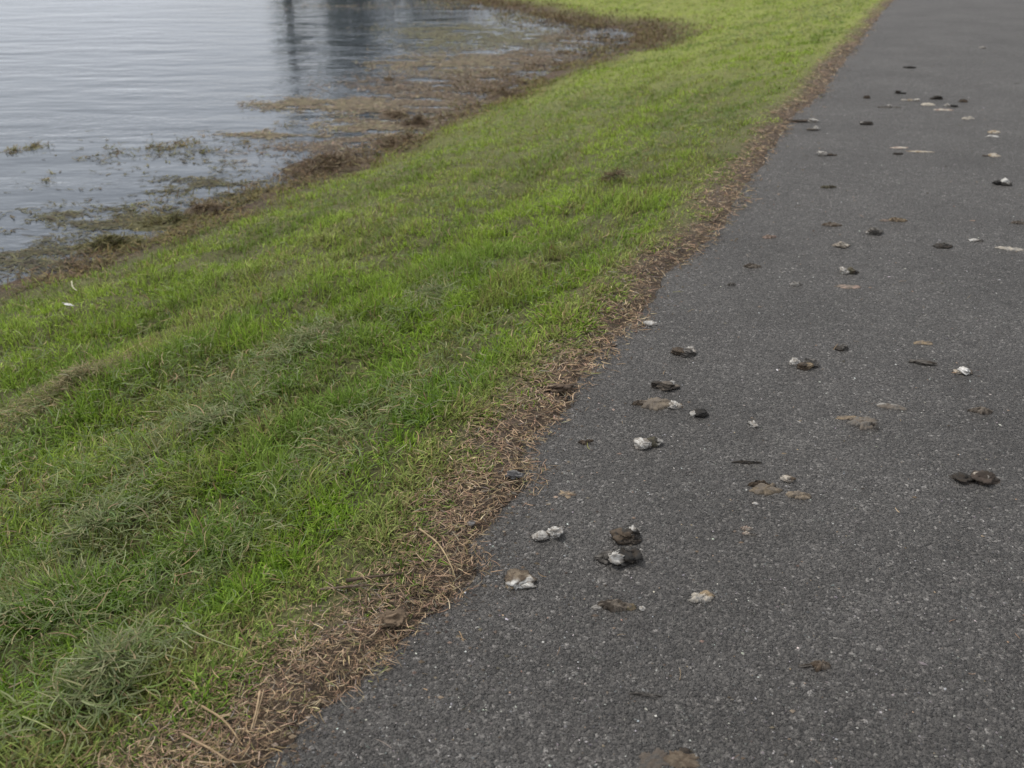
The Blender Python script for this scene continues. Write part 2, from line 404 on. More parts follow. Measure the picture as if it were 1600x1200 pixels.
az = np.where(rng.random(n) < .55, oa + rng.normal(0, .5, n), lean + rng.normal(0, 1.2, n))
vs_ = sstep(.25, 0, dv) * (~right)
az = np.where(rng.random(n) < vs_ * .6, math.atan2(-.42, .9) + rng.normal(0, .7, n), az)
el = np.clip(rng.normal(1.05, .36, n) - .3 * vs_, .12, 1.55)
de = -np.abs(rng.normal(.85, .65, n)); daz = rng.normal(0, .6, n)
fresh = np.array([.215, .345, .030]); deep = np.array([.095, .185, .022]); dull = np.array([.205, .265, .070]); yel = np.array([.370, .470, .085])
k1 = sstep(.38, .62, cf + rng.normal(0, .05, n))[:, None]; k2 = sstep(.45, .7, cf2 + rng.normal(0, .08, n))[:, None]
col = deep * (1 - k1) + fresh * k1; col = col * (1 - .5 * k2) + dull * .5 * k2
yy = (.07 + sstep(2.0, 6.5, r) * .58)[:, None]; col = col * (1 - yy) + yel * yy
strk = sstep(.52, .68, fbm(along(x, y) * .55 + 40, dp * 6.5 + .2 * along(x, y), 87, 3)) * (~right)
kk_ = (strk * .34)[:, None]; col = col * (1 - kk_) + np.array([.33, .32, .13]) * kk_
dk_ = (sstep(.56, .70, fbm(along(x, y) * .7 + 90, dp * 5.0, 89, 3)) * (~right) * .5)[:, None]; col = col * (1 - dk_) + np.array([.085, .150, .035]) * dk_
sel = rng.random(n) < .09 + .16 * strk + .25 * sstep(.25, .0, dv) * (~right) + .35 * sstep(.7, .2, ds) * (~right)
col = np.where(sel[:, None], pal(n, [(.33, .27, .14), (.24, .23, .09), (.22, .16, .09)], [1.2, 2, 1]), col)
col = col * (1 + rng.normal(0, .28, (n, 1))).clip(.4, 1.8)
nearm = r < 3.2
parts = []
for msk, ns in ((nearm, 4), (~nearm, 2)):
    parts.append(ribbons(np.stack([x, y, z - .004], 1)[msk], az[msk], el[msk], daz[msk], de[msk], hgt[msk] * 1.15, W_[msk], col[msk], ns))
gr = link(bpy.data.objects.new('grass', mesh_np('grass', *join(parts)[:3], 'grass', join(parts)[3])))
tag(gr, 'short green mown grass covering the sloping bank', 'grass', kind='stuff')
print('grass blades', n)

# ------------------------------------------------------------------ cut grass lying in rows
x, y, r = scatter(300000, .75, 26, 1.62, -50, 28)
dp = d_path(x, y); ds = d_shore(x, y)
rf = row_field(x, y, dp)
pr = (dp > 0) * sstep(.05, .35, dp - verge_w(x, y)) * sstep(.35, .8, ds) * (.07 + .46 * rf)
keep = rng.random(len(x)) < pr
x, y, r, dp, ds, rf = [v[keep] for v in (x, y, r, dp, ds, rf)]; n = len(x)
lod = np.maximum(r, 1.6) / 1.6
z = land_z(x, y, dp, ds) + .020 + U(0, 1, n) * (.022 + .026 * rf)
az = U(0, 6.2832, n)
col = pal(n, [(.195, .23, .105), (.135, .18, .07), (.27, .28, .15), (.33, .26, .15), (.105, .155, .045)], [4, 4, 1.6, 1.6, 3])
parts = []
for msk, ns in ((r < 3.5, 5), (r >= 3.5, 2)):
    k = msk.sum()
    parts.append(ribbons(np.stack([x, y, z], 1)[msk], az[msk], rng.normal(.12, .35, k), rng.normal(0, 1.25, k), rng.normal(-.3, .5, k),
                         U(.025, .070, k) * lod[msk] ** .2, .0019 * lod[msk] ** .62 * U(.7, 1.4, k), col[msk], ns, roll=rng.normal(0, .5, k)))
J = join(parts)
tag(link(bpy.data.objects.new('grass_clippings', mesh_np('grass_clippings', *J[:3], 'hay', J[3]))), 'grey green cut grass lying in thin rows along the bank', 'clippings', kind='stuff')
print('clippings', n)

# ------------------------------------------------------------------ heaps of cut grass that stand out
def heap(name, px, py, wpx, dpx, hgt_, n, label, cat, cols, wts, mat='hay', z0=-.15, L=(.025, .085), Wd=.0025, group=None, rot=None, el_sd=.35, lvl=None):
    zoff = .028 if lvl is None else .008
    p = ground(px, py, z0)
    for _ in range(6):
        zz = lvl if lvl is not None else float(land_z(p[:1], p[1:2])[0]); p = ground(px, py, zz)
    s = px_per_m(p); a = wpx / s / 2; bb = dpx / s / 2
    rot = math.atan2(ED[1], ED[0]) if rot is None else rot
    rr = np.abs(rng.normal(0, .55, n)) ** .8; ph = U(0, 2 * math.pi, n); rim = .75 + .5 * vnoise(ph * 1.4 + 7, ph * 0 + px, 13)
    lx, ly = rr * np.cos(ph) * a * rim, rr * np.sin(ph) * bb * rim
    X = lx * math.cos(rot) - ly * math.sin(rot); Y = lx * math.sin(rot) + ly * math.cos(rot)
    gz = land_z(p[0] + X, p[1] + Y) if lvl is None else np.maximum(land_z(p[0] + X, p[1] + Y), lvl)
    lump = np.clip(3.2 * (fbm((p[0] + X) * 9, (p[1] + Y) * 9, 15, 3) - .28), .1, 1.7)
    zt = hgt_ * np.minimum(1, 1.7 * np.exp(-1.9 * rr ** 2)) * lump
    Z = gz - p[2] + zoff + zt * (1 - .45 * rng.random(n) ** 2)
    V = ribbons(np.stack([X, Y, Z], 1), rot + rng.normal(0, 1.9, n) + math.pi * rng.integers(0, 2, n), rng.normal(.05, el_sd * .8, n), rng.normal(0, 1.4, n),
                rng.normal(-.2, .5, n), U(*L, n), Wd * U(.7, 1.5, n), pal(n, cols, wts), 5, roll=rng.normal(0, .5, n))
    if lvl is not None:                                     # the matted heart of the heap
        nr_, na_ = 6, 22; cv = [(0, 0, 1.)]
        for i_ in range(1, nr_ + 1):
            for k_ in range(na_): cv.append((i_ / nr_ * math.cos(k_ * 6.2832 / na_), i_ / nr_ * math.sin(k_ * 6.2832 / na_), i_ / nr_))
        cv = np.array(cv); q_ = cv[:, 0] * a * 1.25; w_ = cv[:, 1] * bb * 1.25
        cx_ = q_ * math.cos(rot) - w_ * math.sin(rot); cy_ = q_ * math.sin(rot) + w_ * math.cos(rot); rad_ = np.hypot(cv[:, 0], cv[:, 1])
        cz_ = np.maximum(land_z(p[0] + cx_, p[1] + cy_), lvl) - p[2] + hgt_ * .75 * np.exp(-1.9 * rad_ ** 2) * np.clip(3.2 * (fbm((p[0] + cx_) * 9, (p[1] + cy_) * 9, 15, 3) - .28), .1, 1.7) + .004 - .03 * sstep(.8, 1, rad_)
        lf = []; sf = []
        for k_ in range(na_): lf += [0, 1 + k_, 1 + (k_ + 1) % na_]; sf.append(3)
        for i_ in range(nr_ - 1):
            for k_ in range(na_): b0 = 1 + i_ * na_; lf += [b0 + k_, b0 + na_ + k_, b0 + na_ + (k_ + 1) % na_, b0 + (k_ + 1) % na_]; sf.append(4)
        cc_ = np.array(cols[1])[None] * (.7 + .6 * rng.random((len(cv), 1)))
        V = join([V, (np.stack([cx_, cy_, cz_], 1), np.array(lf), np.array(sf), cc_)])
    o = bpy.data.objects.new(name, mesh_np(name, *V[:3], mat, V[3])); o.location = p
    return tag(link(o), label, cat, group, 'stuff' if 0 else None)
HAY = [(.215, .235, .120), (.15, .185, .08), (.28, .285, .16), (.32, .26, .15), (.12, .165, .05)]; HW = [4, 5, 1.4, .8, 3]
TAN = [(.31, .26, .15), (.22, .20, .10), (.17, .18, .08), (.35, .28, .17)]; TW = [2, 3, 3, 1]
G = 'heaps of cut grass on the bank'
heap('clipping_heap', 150, 842, 420, 190, .024, 1350, 'broad grey green heap of cut grass with dark hollow at left edge of bank', 'clippings', HAY, HW, group=G)
heap('clipping_heap', 62, 945, 280, 140, .020, 900, 'grey green heap of cut grass below the broad heap at left edge', 'clippings', HAY, HW, group=G)
heap('clipping_heap', 170, 1068, 250, 170, .020, 900, 'pale rounded heap of cut grass nearest the bottom left corner', 'clippings', HAY, HW, group=G)
heap('clipping_heap', 315, 672, 460, 180, .020, 1350, 'long dull heap of cut grass halfway up the left bank', 'clippings', HAY, HW, group=G)
heap('clipping_heap', 120, 603, 280, 95, .034, 1300, 'tan topped ridge of cut grass with shaded front at left edge', 'clippings', TAN, TW, group=G)
heap('clipping_heap', 680, 470, 320, 180, .018, 1000, 'straggling dull heap of cut grass in the middle of bank', 'clippings', HAY, HW, group=G)
heap('clipping_heap', 470, 540, 310, 160, .018, 850, 'thin grey heap of cut grass left of bank middle', 'clippings', HAY, HW, group=G)
heap('clipping_heap', 957, 287, 46, 40, .045, 500, 'small brown clump of dead grass on upper bank near path', 'clippings', [(.16, .12, .07), (.10, .075, .045), (.2, .17, .1)], [2, 2, 1], group=G)

# ------------------------------------------------------------------ straw along the verge
x, y, r = scatter(620000, .75, 26, 1.6, -40, 30)
dp = d_path(x, y)
vw = verge_w(x, y)
lob = (fbm(x * 4.3, y * 4.3, 63, 4) - .5) * .34
pr = sstep(-.055, .005, dp + lob * .5) * (.72 + .28 * sstep(.36, .54, fbm(x * 11, y * 11, 65, 3))) * sstep(.13, -.04, dp - vw)
keep = rng.random(len(x)) < pr; x, y, r, dp = [v[keep] for v in (x, y, r, dp)]; n = len(x)
stray = 2600
xs, ys, rs = scatter(stray * 6, .8, 12, 1.4, -40, 45); dps = d_path(xs, ys); kk = (dps < -.01) & (dps > -2.5) & (rng.random(len(xs)) < .02 + .55 * np.exp(dps / .07))
x = np.r_[x, xs[kk]]; y = np.r_[y, ys[kk]]; r = np.r_[r, rs[kk]]; dp = np.r_[dp, dps[kk]]; n = len(x)
lod = np.maximum(r, 1.5) / 1.5
z = np.where(dp > .0, land_z(x, y, dp) + .004 + U(0, .011, n), path_z(x, y) + .002 + U(0, .006, n))
lobz = dp < .05
z = np.where((dp > 0) & lobz, np.maximum(z, path_z(x, y) + .001 + U(0, .008, n)), z)
col = pal(n, [(.41, .300, .192), (.295, .208, .134), (.180, .127, .084), (.50, .395, .265), (.085, .063, .046), (.20, .20, .08), (.25, .225, .19)], [3.4, 4.4, 3.6, 1.2, 2.4, .7, 1])
parts = []
for msk, ns in ((r < 3.2, 4), (r >= 3.2, 2)):
    k = msk.sum()
    parts.append(ribbons(np.stack([x, y, z], 1)[msk], U(0, 6.28, k), rng.normal(.05, .14, k), rng.normal(0, .7, k), rng.normal(-.08, .2, k),
                         U(.008, .040, k) * lod[msk] ** .2, .00135 * lod[msk] ** .72 * U(.6, 1.6, k), col[msk], ns, roll=rng.normal(0, .4, k)))
J = join(parts)
tag(link(bpy.data.objects.new('straw_litter', mesh_np('straw_litter', *J[:3], 'straw', J[3]))), 'brown dry straw litter along the ragged path edge', 'straw', kind='stuff')
print('straw', n)

# ------------------------------------------------------------------ loose chips in the asphalt
x, y, r = scatter(95000, .85, 9, 1.5, -42, 42); dp = d_path(x, y)
k = (dp < -.01) & (dp > -PATH_W + .1); x, y, r = x[k], y[k], r[k]; n = len(x)
oct_v = np.array([(1, 0, 0), (0, 1, 0), (-1, 0, 0), (0, -1, 0), (0, 0, 1.), (.3, .2, -.8)])
oct_f = np.array([0, 1, 4, 1, 2, 4, 2, 3, 4, 3, 0, 4])
sz = (.0008 + .0015 * rng.random(n) ** 2.5) * (np.maximum(r, 1.6) / 1.6) ** .35
big = rng.random(n) < .005; sz = np.where(big, sz * 1.8, sz)
V = oct_v[None, :5] * (1 + rng.normal(0, .28, (n, 5, 3))); a = U(0, 6.28, n)
V = V * np.stack([sz * U(1, 1.9, n), sz, sz * .55], 1)[:, None, :]
V = np.stack([V[..., 0] * np.cos(a)[:, None] - V[..., 1] * np.sin(a)[:, None], V[..., 0] * np.sin(a)[:, None] + V[..., 1] * np.cos(a)[:, None], V[..., 2]], -1)
V = V + np.stack([x, y, path_z(x, y) + .0002], 1)[:, None, :]
col = pal(n, [(.05, .049, .048), (.10, .098, .095), (.17, .165, .16), (.30, .29, .28), (.52, .51, .49), (.26, .19, .13)], [5, 5, 2.2, .6, .26, .25])
col = np.where(big[:, None], pal(n, [(.45, .44, .43), (.2, .2, .2), (.32, .24, .16)], [2, 2, 1]), col)
tag(link(bpy.data.objects.new('asphalt_chips', mesh_np('asphalt_chips', V.reshape(-1, 3), (np.arange(n)[:, None] * 5 + oct_f[None]).ravel(), np.full(n * 4, 3), 'chip', np.repeat(col, 5, 0), smooth=False))),
    'pale and dark stone chips standing in the asphalt surface', 'stone chips', kind='stuff')

# crumbs of earth and grit spilt over the path edge
x, y, r = scatter(300000, .85, 14, 1.55, -40, 30); dp = d_path(x, y)
k = rng.random(len(x)) < .5 * sstep(.06, .0, dp) * np.exp(np.minimum(dp, 0) / .055) * (.25 + .75 * sstep(.4, .6, fbm(x * 6, y * 6, 67, 3))) + .004 * (dp < 0) * (dp > -3) + .42 * (dp > 0) * sstep(.22, .12, dp)
x, y, r, dp = x[k], y[k], r[k], dp[k]; n = len(x)
sz = (.0012 + .0034 * rng.random(n) ** 3) * (np.maximum(r, 1.6) / 1.6) ** .3
V = oct_v[None, :5] * (1 + rng.normal(0, .3, (n, 5, 3))) * np.stack([sz * U(1, 1.6, n), sz, sz * .7], 1)[:, None, :]
V = V + np.stack([x, y, np.where(dp > .03, land_z(x, y, dp) + .001, path_z(x, y) + np.where(dp > 0, -.006, .0003))], 1)[:, None, :]
col = pal(n, [(.12, .088, .062), (.18, .135, .095), (.075, .057, .043), (.24, .195, .15)], [4, 3, 3, 1], .25)
tag(link(bpy.data.objects.new('soil_crumbs', mesh_np('soil_crumbs', V.reshape(-1, 3), (np.arange(n)[:, None] * 5 + oct_f[None]).ravel(), np.full(n * 4, 3), 'chip', np.repeat(col, 5, 0), smooth=False))),
    'brown crumbs of earth and grit spilt over the path edge', 'soil', kind='stuff')

# ------------------------------------------------------------------ weed along the shore and afloat
WEED = [(.15, .104, .062), (.10, .069, .043), (.17, .13, .062), (.11, .09, .036), (.22, .15, .085), (.055, .037, .023)]
parts = []
x, y, r = scatter(620000, 3.5, 24, 1.15, -48, 16); ds = d_shore(x, y); dp = d_path(x, y)
s = along(x, y); br = fbm(x * 1.1, y * 1.1, 111, 4)
farb = sstep(8, 12.5, y)
pr = sstep(-.35 - 1.6 * (br - .42) - .9 * farb, -.02, ds) * sstep(.38 + .5 * farb, .10, ds) * (dp > .1) * (.12 + .88 * sstep(.42, .56, fbm(x * 4, y * 4, 113, 3)))
k = rng.random(len(x)) < pr; x, y, r, ds = [v[k] for v in (x, y, r, ds)]; n = len(x)
z = np.maximum(land_z(x, y, ds=ds, dp=d_path(x, y)), WZ) + .003 + rng.random(n) ** 2 * .035 * (.4 + fbm(x * 6, y * 6, 117, 3)) * sstep(-.25, .05, ds)
w8 = fbm(x * .7, y * .7, 119, 3)
col = pal(n, WEED, [3, 3, 2, 2, 1.2, 2]); colb = pal(n, [(.17, .155, .055), (.20, .15, .06), (.11, .105, .04), (.15, .105, .058)], [3, 2, 2, 2])
col = np.where((rng.random(n) < sstep(.4, .65, w8 + .25 * sstep(-.1, .3, ds)))[:, None], colb, col)
parts.append(ribbons(np.stack([x, y, z], 1), U(0, 6.28, n), rng.normal(.15, .3, n), rng.normal(0, 1, n), rng.normal(-.2, .4, n), U(.03, .09, n), .005 * (r / 5) ** .7 * U(.6, 1.5, n), col, 3, roll=rng.normal(0, .4, n)))
J = join(parts)
tag(link(bpy.data.objects.new('shore_weed', mesh_np('shore_weed', *J[:3], 'weed', J[3]))), 'brown and olive dead weed matted along the water edge', 'weed', kind='stuff')
print('shore weed', n)
# floating: patches given by (photo x, y, half width, half height, count, colours)
FW = [(190, 300, 110, 10, 260, 1), (60, 306, 45, 5, 90, 1), (290, 285, 90, 8, 140, 1), (130, 345, 120, 25, 330, 1), (60, 400, 90, 28, 420, 1), (230, 345, 110, 22, 420, 1), (370, 300, 90, 18, 420, 1),
      (480, 163, 80, 9, 1000, 2), (560, 165, 120, 12, 900, 2), (400, 208, 70, 5, 260, 2), (440, 212, 60, 6, 200, 2), (600, 200, 130, 25, 1500, 2), (700, 165, 120, 30, 2200, 0), (640, 135, 120, 22, 900, 0),
      (730, 100, 120, 22, 2400, 2), (800, 60, 110, 18, 1500, 3), (700, 45, 120, 10, 700, 3), (830, 95, 80, 22, 1800, 0), (780, 130, 90, 22, 1800, 0), (690, 60, 80, 18, 900, 3), (560, 225, 110, 16, 600, 0), (470, 245, 90, 16, 420, 0),
      (300, 250, 200, 40, 160, 1), (620, 100, 60, 12, 260, 2), (560, 10, 150, 6, 200, 2), (880, 60, 60, 10, 700, 0)]
FP = {0: ([(.17, .128, .088), (.11, .083, .058), (.25, .20, .145), (.14, .108, .075)], [3, 3, 2, 2]), 1: ([(.09, .085, .045), (.12, .11, .05), (.06, .05, .032)], [3, 2, 2]),
      2: ([(.21, .168, .11), (.18, .168, .09), (.14, .108, .074), (.27, .225, .16)], [3, 1.5, 2.5, 2]), 3: ([(.19, .185, .11), (.17, .155, .09), (.13, .12, .07)], [3, 3, 2])}
parts = []
for (cx, cy, hw, hh, cnt, pk) in FW:
    cnt = int(cnt * (4 if pk == 1 else 3.6))
    px = cx + np.clip(rng.normal(0, .5, cnt), -1.3, 1.3) * hw; py = cy + np.clip(rng.normal(0, .5, cnt), -1.3, 1.3) * hh
    P = np.array([ground(a, b_, WZ) for a, b_ in zip(px, py)])
    ds = d_shore(P[:, 0], P[:, 1]); k = (ds < .05) & (fbm(P[:, 0] * 3.5, P[:, 1] * 6, 131, 4) + rng.normal(0, .05, cnt) > (.47 if pk == 1 else .45)); P = P[k]; c = len(P)
    if not c: continue
    P[:, 2] = WZ + .003 + .004 * rng.random(c)
    rr = np.hypot(P[:, 0], P[:, 1])
    parts.append(ribbons(P, rng.normal(0, .9, c) + math.pi * rng.integers(0, 2, c), rng.normal(.0, .04, c), rng.normal(0, 1.0, c), rng.normal(0, .05, c), U(.03, .10, c), .009 * (rr / 6) ** .7 * U(.4, 1.7, c), pal(c, *FP[pk], .36), 3))
J = join(parts)
tag(link(bpy.data.objects.new('floating_weed', mesh_np('floating_weed', *J[:3], 'weed', J[3]))), 'thin floating weed and scum streaked over the pond', 'weed', kind='stuff')
WG = 'heaps of weed on the shore'
BR = [(.13, .092, .055), (.085, .06, .037), (.19, .14, .085), (.24, .19, .115)]; BW = [3, 3, 2, 1]
OL = [(.15, .14, .055), (.095, .09, .036), (.20, .175, .07), (.06, .05, .026)]; OW = [3, 3, 2, 2]
heap('weed_heap', 522, 262, 140, 120, .05, 1700, 'largest brown heap of dead weed with upright stalks at water edge', 'weed', BR, BW, 'weed', WZ, (.05, .15), .006, WG, .25, .35, WZ)
heap('weed_heap', 622, 226, 78, 90, .04, 700, 'brown weed heap right of the largest heap at water edge', 'weed', BR, BW, 'weed', WZ, (.05, .14), .006, WG, .3, .4, WZ)
heap('weed_heap', 616, 182, 44, 50, .06, 350, 'dark weed lump out in the shallows above the largest heap', 'weed', BR, BW, 'weed', WZ, (.04, .10), .006, WG, .1, .3, WZ)
heap('weed_heap', 650, 195, 50, 50, .05, 350, 'low brown weed lump in shallows near the second heap', 'weed', BR, BW, 'weed', WZ, (.04, .10), .006, WG, .1, .3, WZ)
heap('weed_heap', 322, 333, 60, 55, .06, 500, 'dark brown weed lump beside a muddy hollow on lower shore', 'weed', BR, BW, 'weed', WZ, (.03, .10), .005, WG, .3, .4, WZ)
heap('weed_heap', 258, 350, 100, 60, .05, 700, 'olive weed heap spreading into water on the lower shore', 'weed', OL, OW, 'weed', WZ, (.03, .10), .005, WG, .3, .35, WZ)
heap('weed_heap', 172, 384, 100, 60, .05, 650, 'dark olive weed heap nearest the left edge of shore', 'weed', OL, OW, 'weed', WZ, (.03, .10), .005, WG, .3, .35, WZ)
heap('weed_heap', 790, 153, 60, 60, .06, 420, 'dark brown weed heap under the lawn edge further up shore', 'weed', BR, BW, 'weed', WZ, (.05, .12), .007, WG, .35, .35, WZ)
heap('weed_heap', 607, 125, 14, 16, .035, 90, 'tiny dark clod of weed alone out on the pond', 'weed', BR, BW, 'weed', WZ, (.03, .07), .007, WG, 0, .3, WZ)
# rank growth on the far corner of the pond
x, y, r = scatter(260000, 12, 44, .5, -20, 20); ds = d_shore(x, y); dp = d_path(x, y)
pr = (ds > -.1) * sstep(1.6, .2, ds) * sstep(.8, 2.2, dp) * sstep(13.0, 15.5, y + .4 * x) * (.3 + .7 * sstep(.35, .6, fbm(x * 1.6, y * 1.6, 141, 3)))
k = rng.random(len(x)) < pr; x, y, r, ds = [v[k] for v in (x, y, r, ds)]; n = len(x)
tone = sstep(1.0, 2.8, ds + (fbm(x * 1.3, y * 1.3, 143, 3) - .5) * 1.6)
col = np.where((rng.random(n) < tone)[:, None], pal(n, [(.14, .15, .05), (.11, .12, .045), (.17, .16, .07)], [2, 2, 2]), pal(n, [(.17, .12, .07), (.22, .165, .10), (.11, .08, .05)], [2, 2, 1]))
V = ribbons(np.stack([x, y, land_z(x, y, ds=ds, dp=d_path(x, y))], 1), U(0, 6.28, n), rng.normal(.9, .4, n), rng.normal(0, .5, n), rng.normal(-.6, .4, n), U(.04, .09, n), U(.008, .016, n), col, 3)
tag(link(bpy.data.objects.new('bank_growth', mesh_np('bank_growth', *V[:3], 'weed', V[3]))), 'rough brown and olive growth on the far pond corner', 'weed', kind='stuff')
print('bank growth', n)

# ------------------------------------------------------------------ droppings
DARK = (.030, .027, .024); BLK = (.019, .018, .017); BRN = (.078, .057, .039); DBR = (.036, .028, .021); GRY = (.24, .23, .215); WHT = (.50, .49, .465); TANC = (.26, .20, .13); OLV = (.075, .068, .042)
PAL = (.42, .38, .32); PNK = (.27, .20, .165); MGR = (.13, .12, .108); GBR = (.14, .118, .096)
ico = bmesh.new(); bmesh.ops.create_icosphere(ico, subdivisions=3, radius=1)
ICO_V = np.array([v.co[:] for v in ico.verts]); ICO_F = np.array([[v.index for v in f.verts] for f in ico.faces]).ravel(); ico.free()
ico = bmesh.new(); bmesh.ops.create_icosphere(ico, subdivisions=4, radius=1)
ICO4_V = np.array([v.co[:] for v in ico.verts]); ICO4_F = np.array([[v.index for v in f.verts] for f in ico.faces]).ravel(); ico.free()
def n3(V, f, seed): return (vnoise(V[:, 0] * f + 3.1 * V[:, 2] * f, V[:, 1] * f + 5, seed) + vnoise(V[:, 1] * f - 2.3 * V[:, 2] * f, V[:, 2] * f + 9, seed + 1) + vnoise(V[:, 2] * f, V[:, 0] * f + 2, seed + 2)) / 3 - .5
SEED = [100]
def lobe(name, parent, ox, oy, w_, d_, h_, rot, ca, cb, rough=.34, point=None, mat='dung', tip=None):
    SEED[0] += 7; s = SEED[0]
    rough = rough * 1.3
    IV, IF = (ICO4_V, ICO4_F) if w_ > .022 and w_ * d_ > .0006 else (ICO_V, ICO_F)
    V = IV.copy()
    V = V + np.stack([n3(IV, 1.4, s + 91), n3(IV, 1.4, s + 95), .6 * n3(IV, 1.6, s + 99)], 1) * (.55 + 1.2 * rough)
    rid = np.abs(n3(IV, 3.1, s + 103)) * 2
    rr = 1 + rough * 1.8 * n3(IV, 1.9, s) + rough * 1.15 * n3(IV, 4.2, s + 20) + rough * .6 * n3(IV, 9, s + 40) - .20 * np.maximum(0, .22 - rid) / .22
    V = V * rr[:, None]
    if point:                                               # drawn out to a point at +x or -x
        q = np.clip(V[:, 0] * point, 0, 1.4); V[:, 1] *= 1 - .55 * q; V[:, 2] *= 1 - .45 * q
    f1 = n3(IV, 2.3, s + 60) + .6 * n3(IV, 6, s + 80)
    k = sstep(-.10, .12, f1)[:, None]; col = np.array(ca) * (1 - k) + np.array(cb) * k
    f3 = n3(IV, 5, s + 120) + .7 * n3(IV, 13, s + 130); lt_ = np.mean(col) > .15; k = (sstep(-.05, .10, f3) * .75 if lt_ else sstep(.08, .2, f3) * .6)[:, None]
    col = col * (1 - k) + (np.array(GBR) * 1.25 if lt_ else np.array(cb) * .6) * k
    if tip is not None:
        tc_, td = tip; k = sstep(.25, .7, IV @ np.array(td) / np.linalg.norm(td) + f1 * 1.6)[:, None]; col = col * (1 - k) + np.array(tc_) * k
    V[:, 2] = np.where(V[:, 2] < -.35, -.35 + (V[:, 2] + .35) * .12, V[:, 2]) + .36
    V = V * np.array([w_ / 1.9, d_ / 1.85, h_ / 2.0])
    c, sn = math.cos(rot), math.sin(rot)
    V = np.stack([V[:, 0] * c - V[:, 1] * sn + ox, V[:, 0] * sn + V[:, 1] * c + oy, V[:, 2]], 1)
    return link(bpy.data.objects.new(name, mesh_np(name, V, IF, np.full(len(IF) // 3, 3), mat, col)), parent)
def flat(name, parent, ox, oy, w_, d_, h_, rot, ca, cb, ragged=.35, tip=None, mat='dung'):
    SEED[0] += 7; s = SEED[0]; ns = 72; nrg = 9
    ph = np.linspace(0, 2 * math.pi, ns, endpoint=False); cx, sx = np.cos(ph), np.sin(ph)
    ragged = min(ragged, .55); out_ = 1 + ragged * (1.2 * (vnoise(cx * 1.6 + 9, sx * 1.6, s) - .5) + 1.0 * (vnoise(cx * 4.5 + 9, sx * 4.5, s + 1) - .5) + .7 * (vnoise(cx * 11, sx * 11, s + 2) - .5) + .4 * (vnoise(cx * 24, sx * 24, s + 8) - .5))
    V = [(0, 0, 1)]
    rr = np.r_[np.linspace(0, 1, nrg)[1:], 1.03]
    for q_, r_ in enumerate(rr):
        for a in range(ns): V.append((cx[a] * out_[a] * r_, sx[a] * out_[a] * r_, -.25 if q_ == nrg - 1 else (1 - r_ ** 5 * .75)))
    V = np.array(V)
    hh = .15 + 1.7 * fbm(V[:, 0] * 3.4 + s, V[:, 1] * 3.4, s + 3, 4) ** 1.2; V[:, 2] = np.where(V[:, 2] > 0, V[:, 2] * hh, V[:, 2])
    f1 = fbm(V[:, 0] * 3.2 + 4, V[:, 1] * 3.2 + s, s + 5, 4) - .5
    k = sstep(-.10, .12, f1)[:, None]; col = np.array(ca) * (1 - k) + np.array(cb) * k
    if tip is not None:
        tc_, td = tip; k = sstep(.15, .5, V[:, :2] @ np.array(td)[:2] / np.linalg.norm(td[:2]) + f1 * 1.8)[:, None]; col = col * (1 - k) + np.array(tc_) * k
    V = V * np.array([w_ / 2, d_ / 2, h_])
    c, sn = math.cos(rot), math.sin(rot); V = np.stack([V[:, 0] * c - V[:, 1] * sn + ox, V[:, 0] * sn + V[:, 1] * c + oy, V[:, 2]], 1)
    f = []; z_ = []
    for a in range(ns): f += [0, 1 + a, 1 + (a + 1) % ns]; z_.append(3)
    for q_ in range(nrg - 1):
        for a in range(ns):
            b_ = 1 + q_ * ns; f += [b_ + a, b_ + ns + a, b_ + ns + (a + 1) % ns, b_ + (a + 1) % ns]; z_.append(4)
    return link(bpy.data.objects.new(name, mesh_np(name, V, np.array(f), z_, mat, col)), parent)
DG = 'goose droppings scattered on the asphalt path'
def dropping(px, py, label, pieces, cat='dropping', name='goose_dropping', group=DG, lift=0.0, verge=False):
    """pieces: (kind, name, ox, oy, w, d, h, rot, colA, colB, extra) lengths in photo pixels at that distance"""
    p = ground(px, py, 0)
    z = float(path_z(p[0], p[1])) if not verge else float(land_z(p[:1], p[1:2])[0]) + .006
    p = ground(px, py, z); s = px_per_m(p)
    one = len(pieces) == 1; root = None
    if not one:
        root = bpy.data.objects.new(name, None); root.empty_display_size = .02; link(root); root.location = p
    for pc in pieces:
        kind, nm, ox, oy, w_, d_, h_, rot, ca, cb = pc[:10]; ex = pc[10] if len(pc) > 10 else {}
        fn = lobe if kind == 'L' else flat
        o_ = fn(name if one else nm, root, ox / s, oy / s, w_ / s, d_ / s, h_ / s, math.radians(rot), ca, cb, **ex)
        if one: o_.location = p; root = o_
    root.location.z += lift
    return tag(root, label, cat, group)
L_, F_ = 'L', 'F'
dropping(857, 838, 'pale grey two lobed dropping with a pointed white end near the straw', [(L_, 'grey_lobe', -13, -3, 25, 17, 12, 15, GRY, (.36, .35, .33), dict(rough=.2)), (L_, 'white_tip', 9, 5, 25, 20, 19, 60, (.5, .49, .47), WHT, dict(rough=.55)), (L_, 'brown_fleck', -1, 3, 10, 9, 12, 0, BRN, TANC)])
dropping(981, 841, 'dark brown curled dropping with white back touching a larger one below it', [(L_, 'dark_lobe', -5, 1, 30, 26, 16, 15, DARK, BRN, dict(rough=.55)), (L_, 'white_cap', 8, 7, 24, 20, 19, 40, WHT, (.5, .48, .45), dict(rough=.6, tip=(DARK, (-.6, -1, .1)))), (L_, 'inner_lobe', 2, -8, 28, 13, 9, 12, DBR, GBR, dict(rough=.6))])
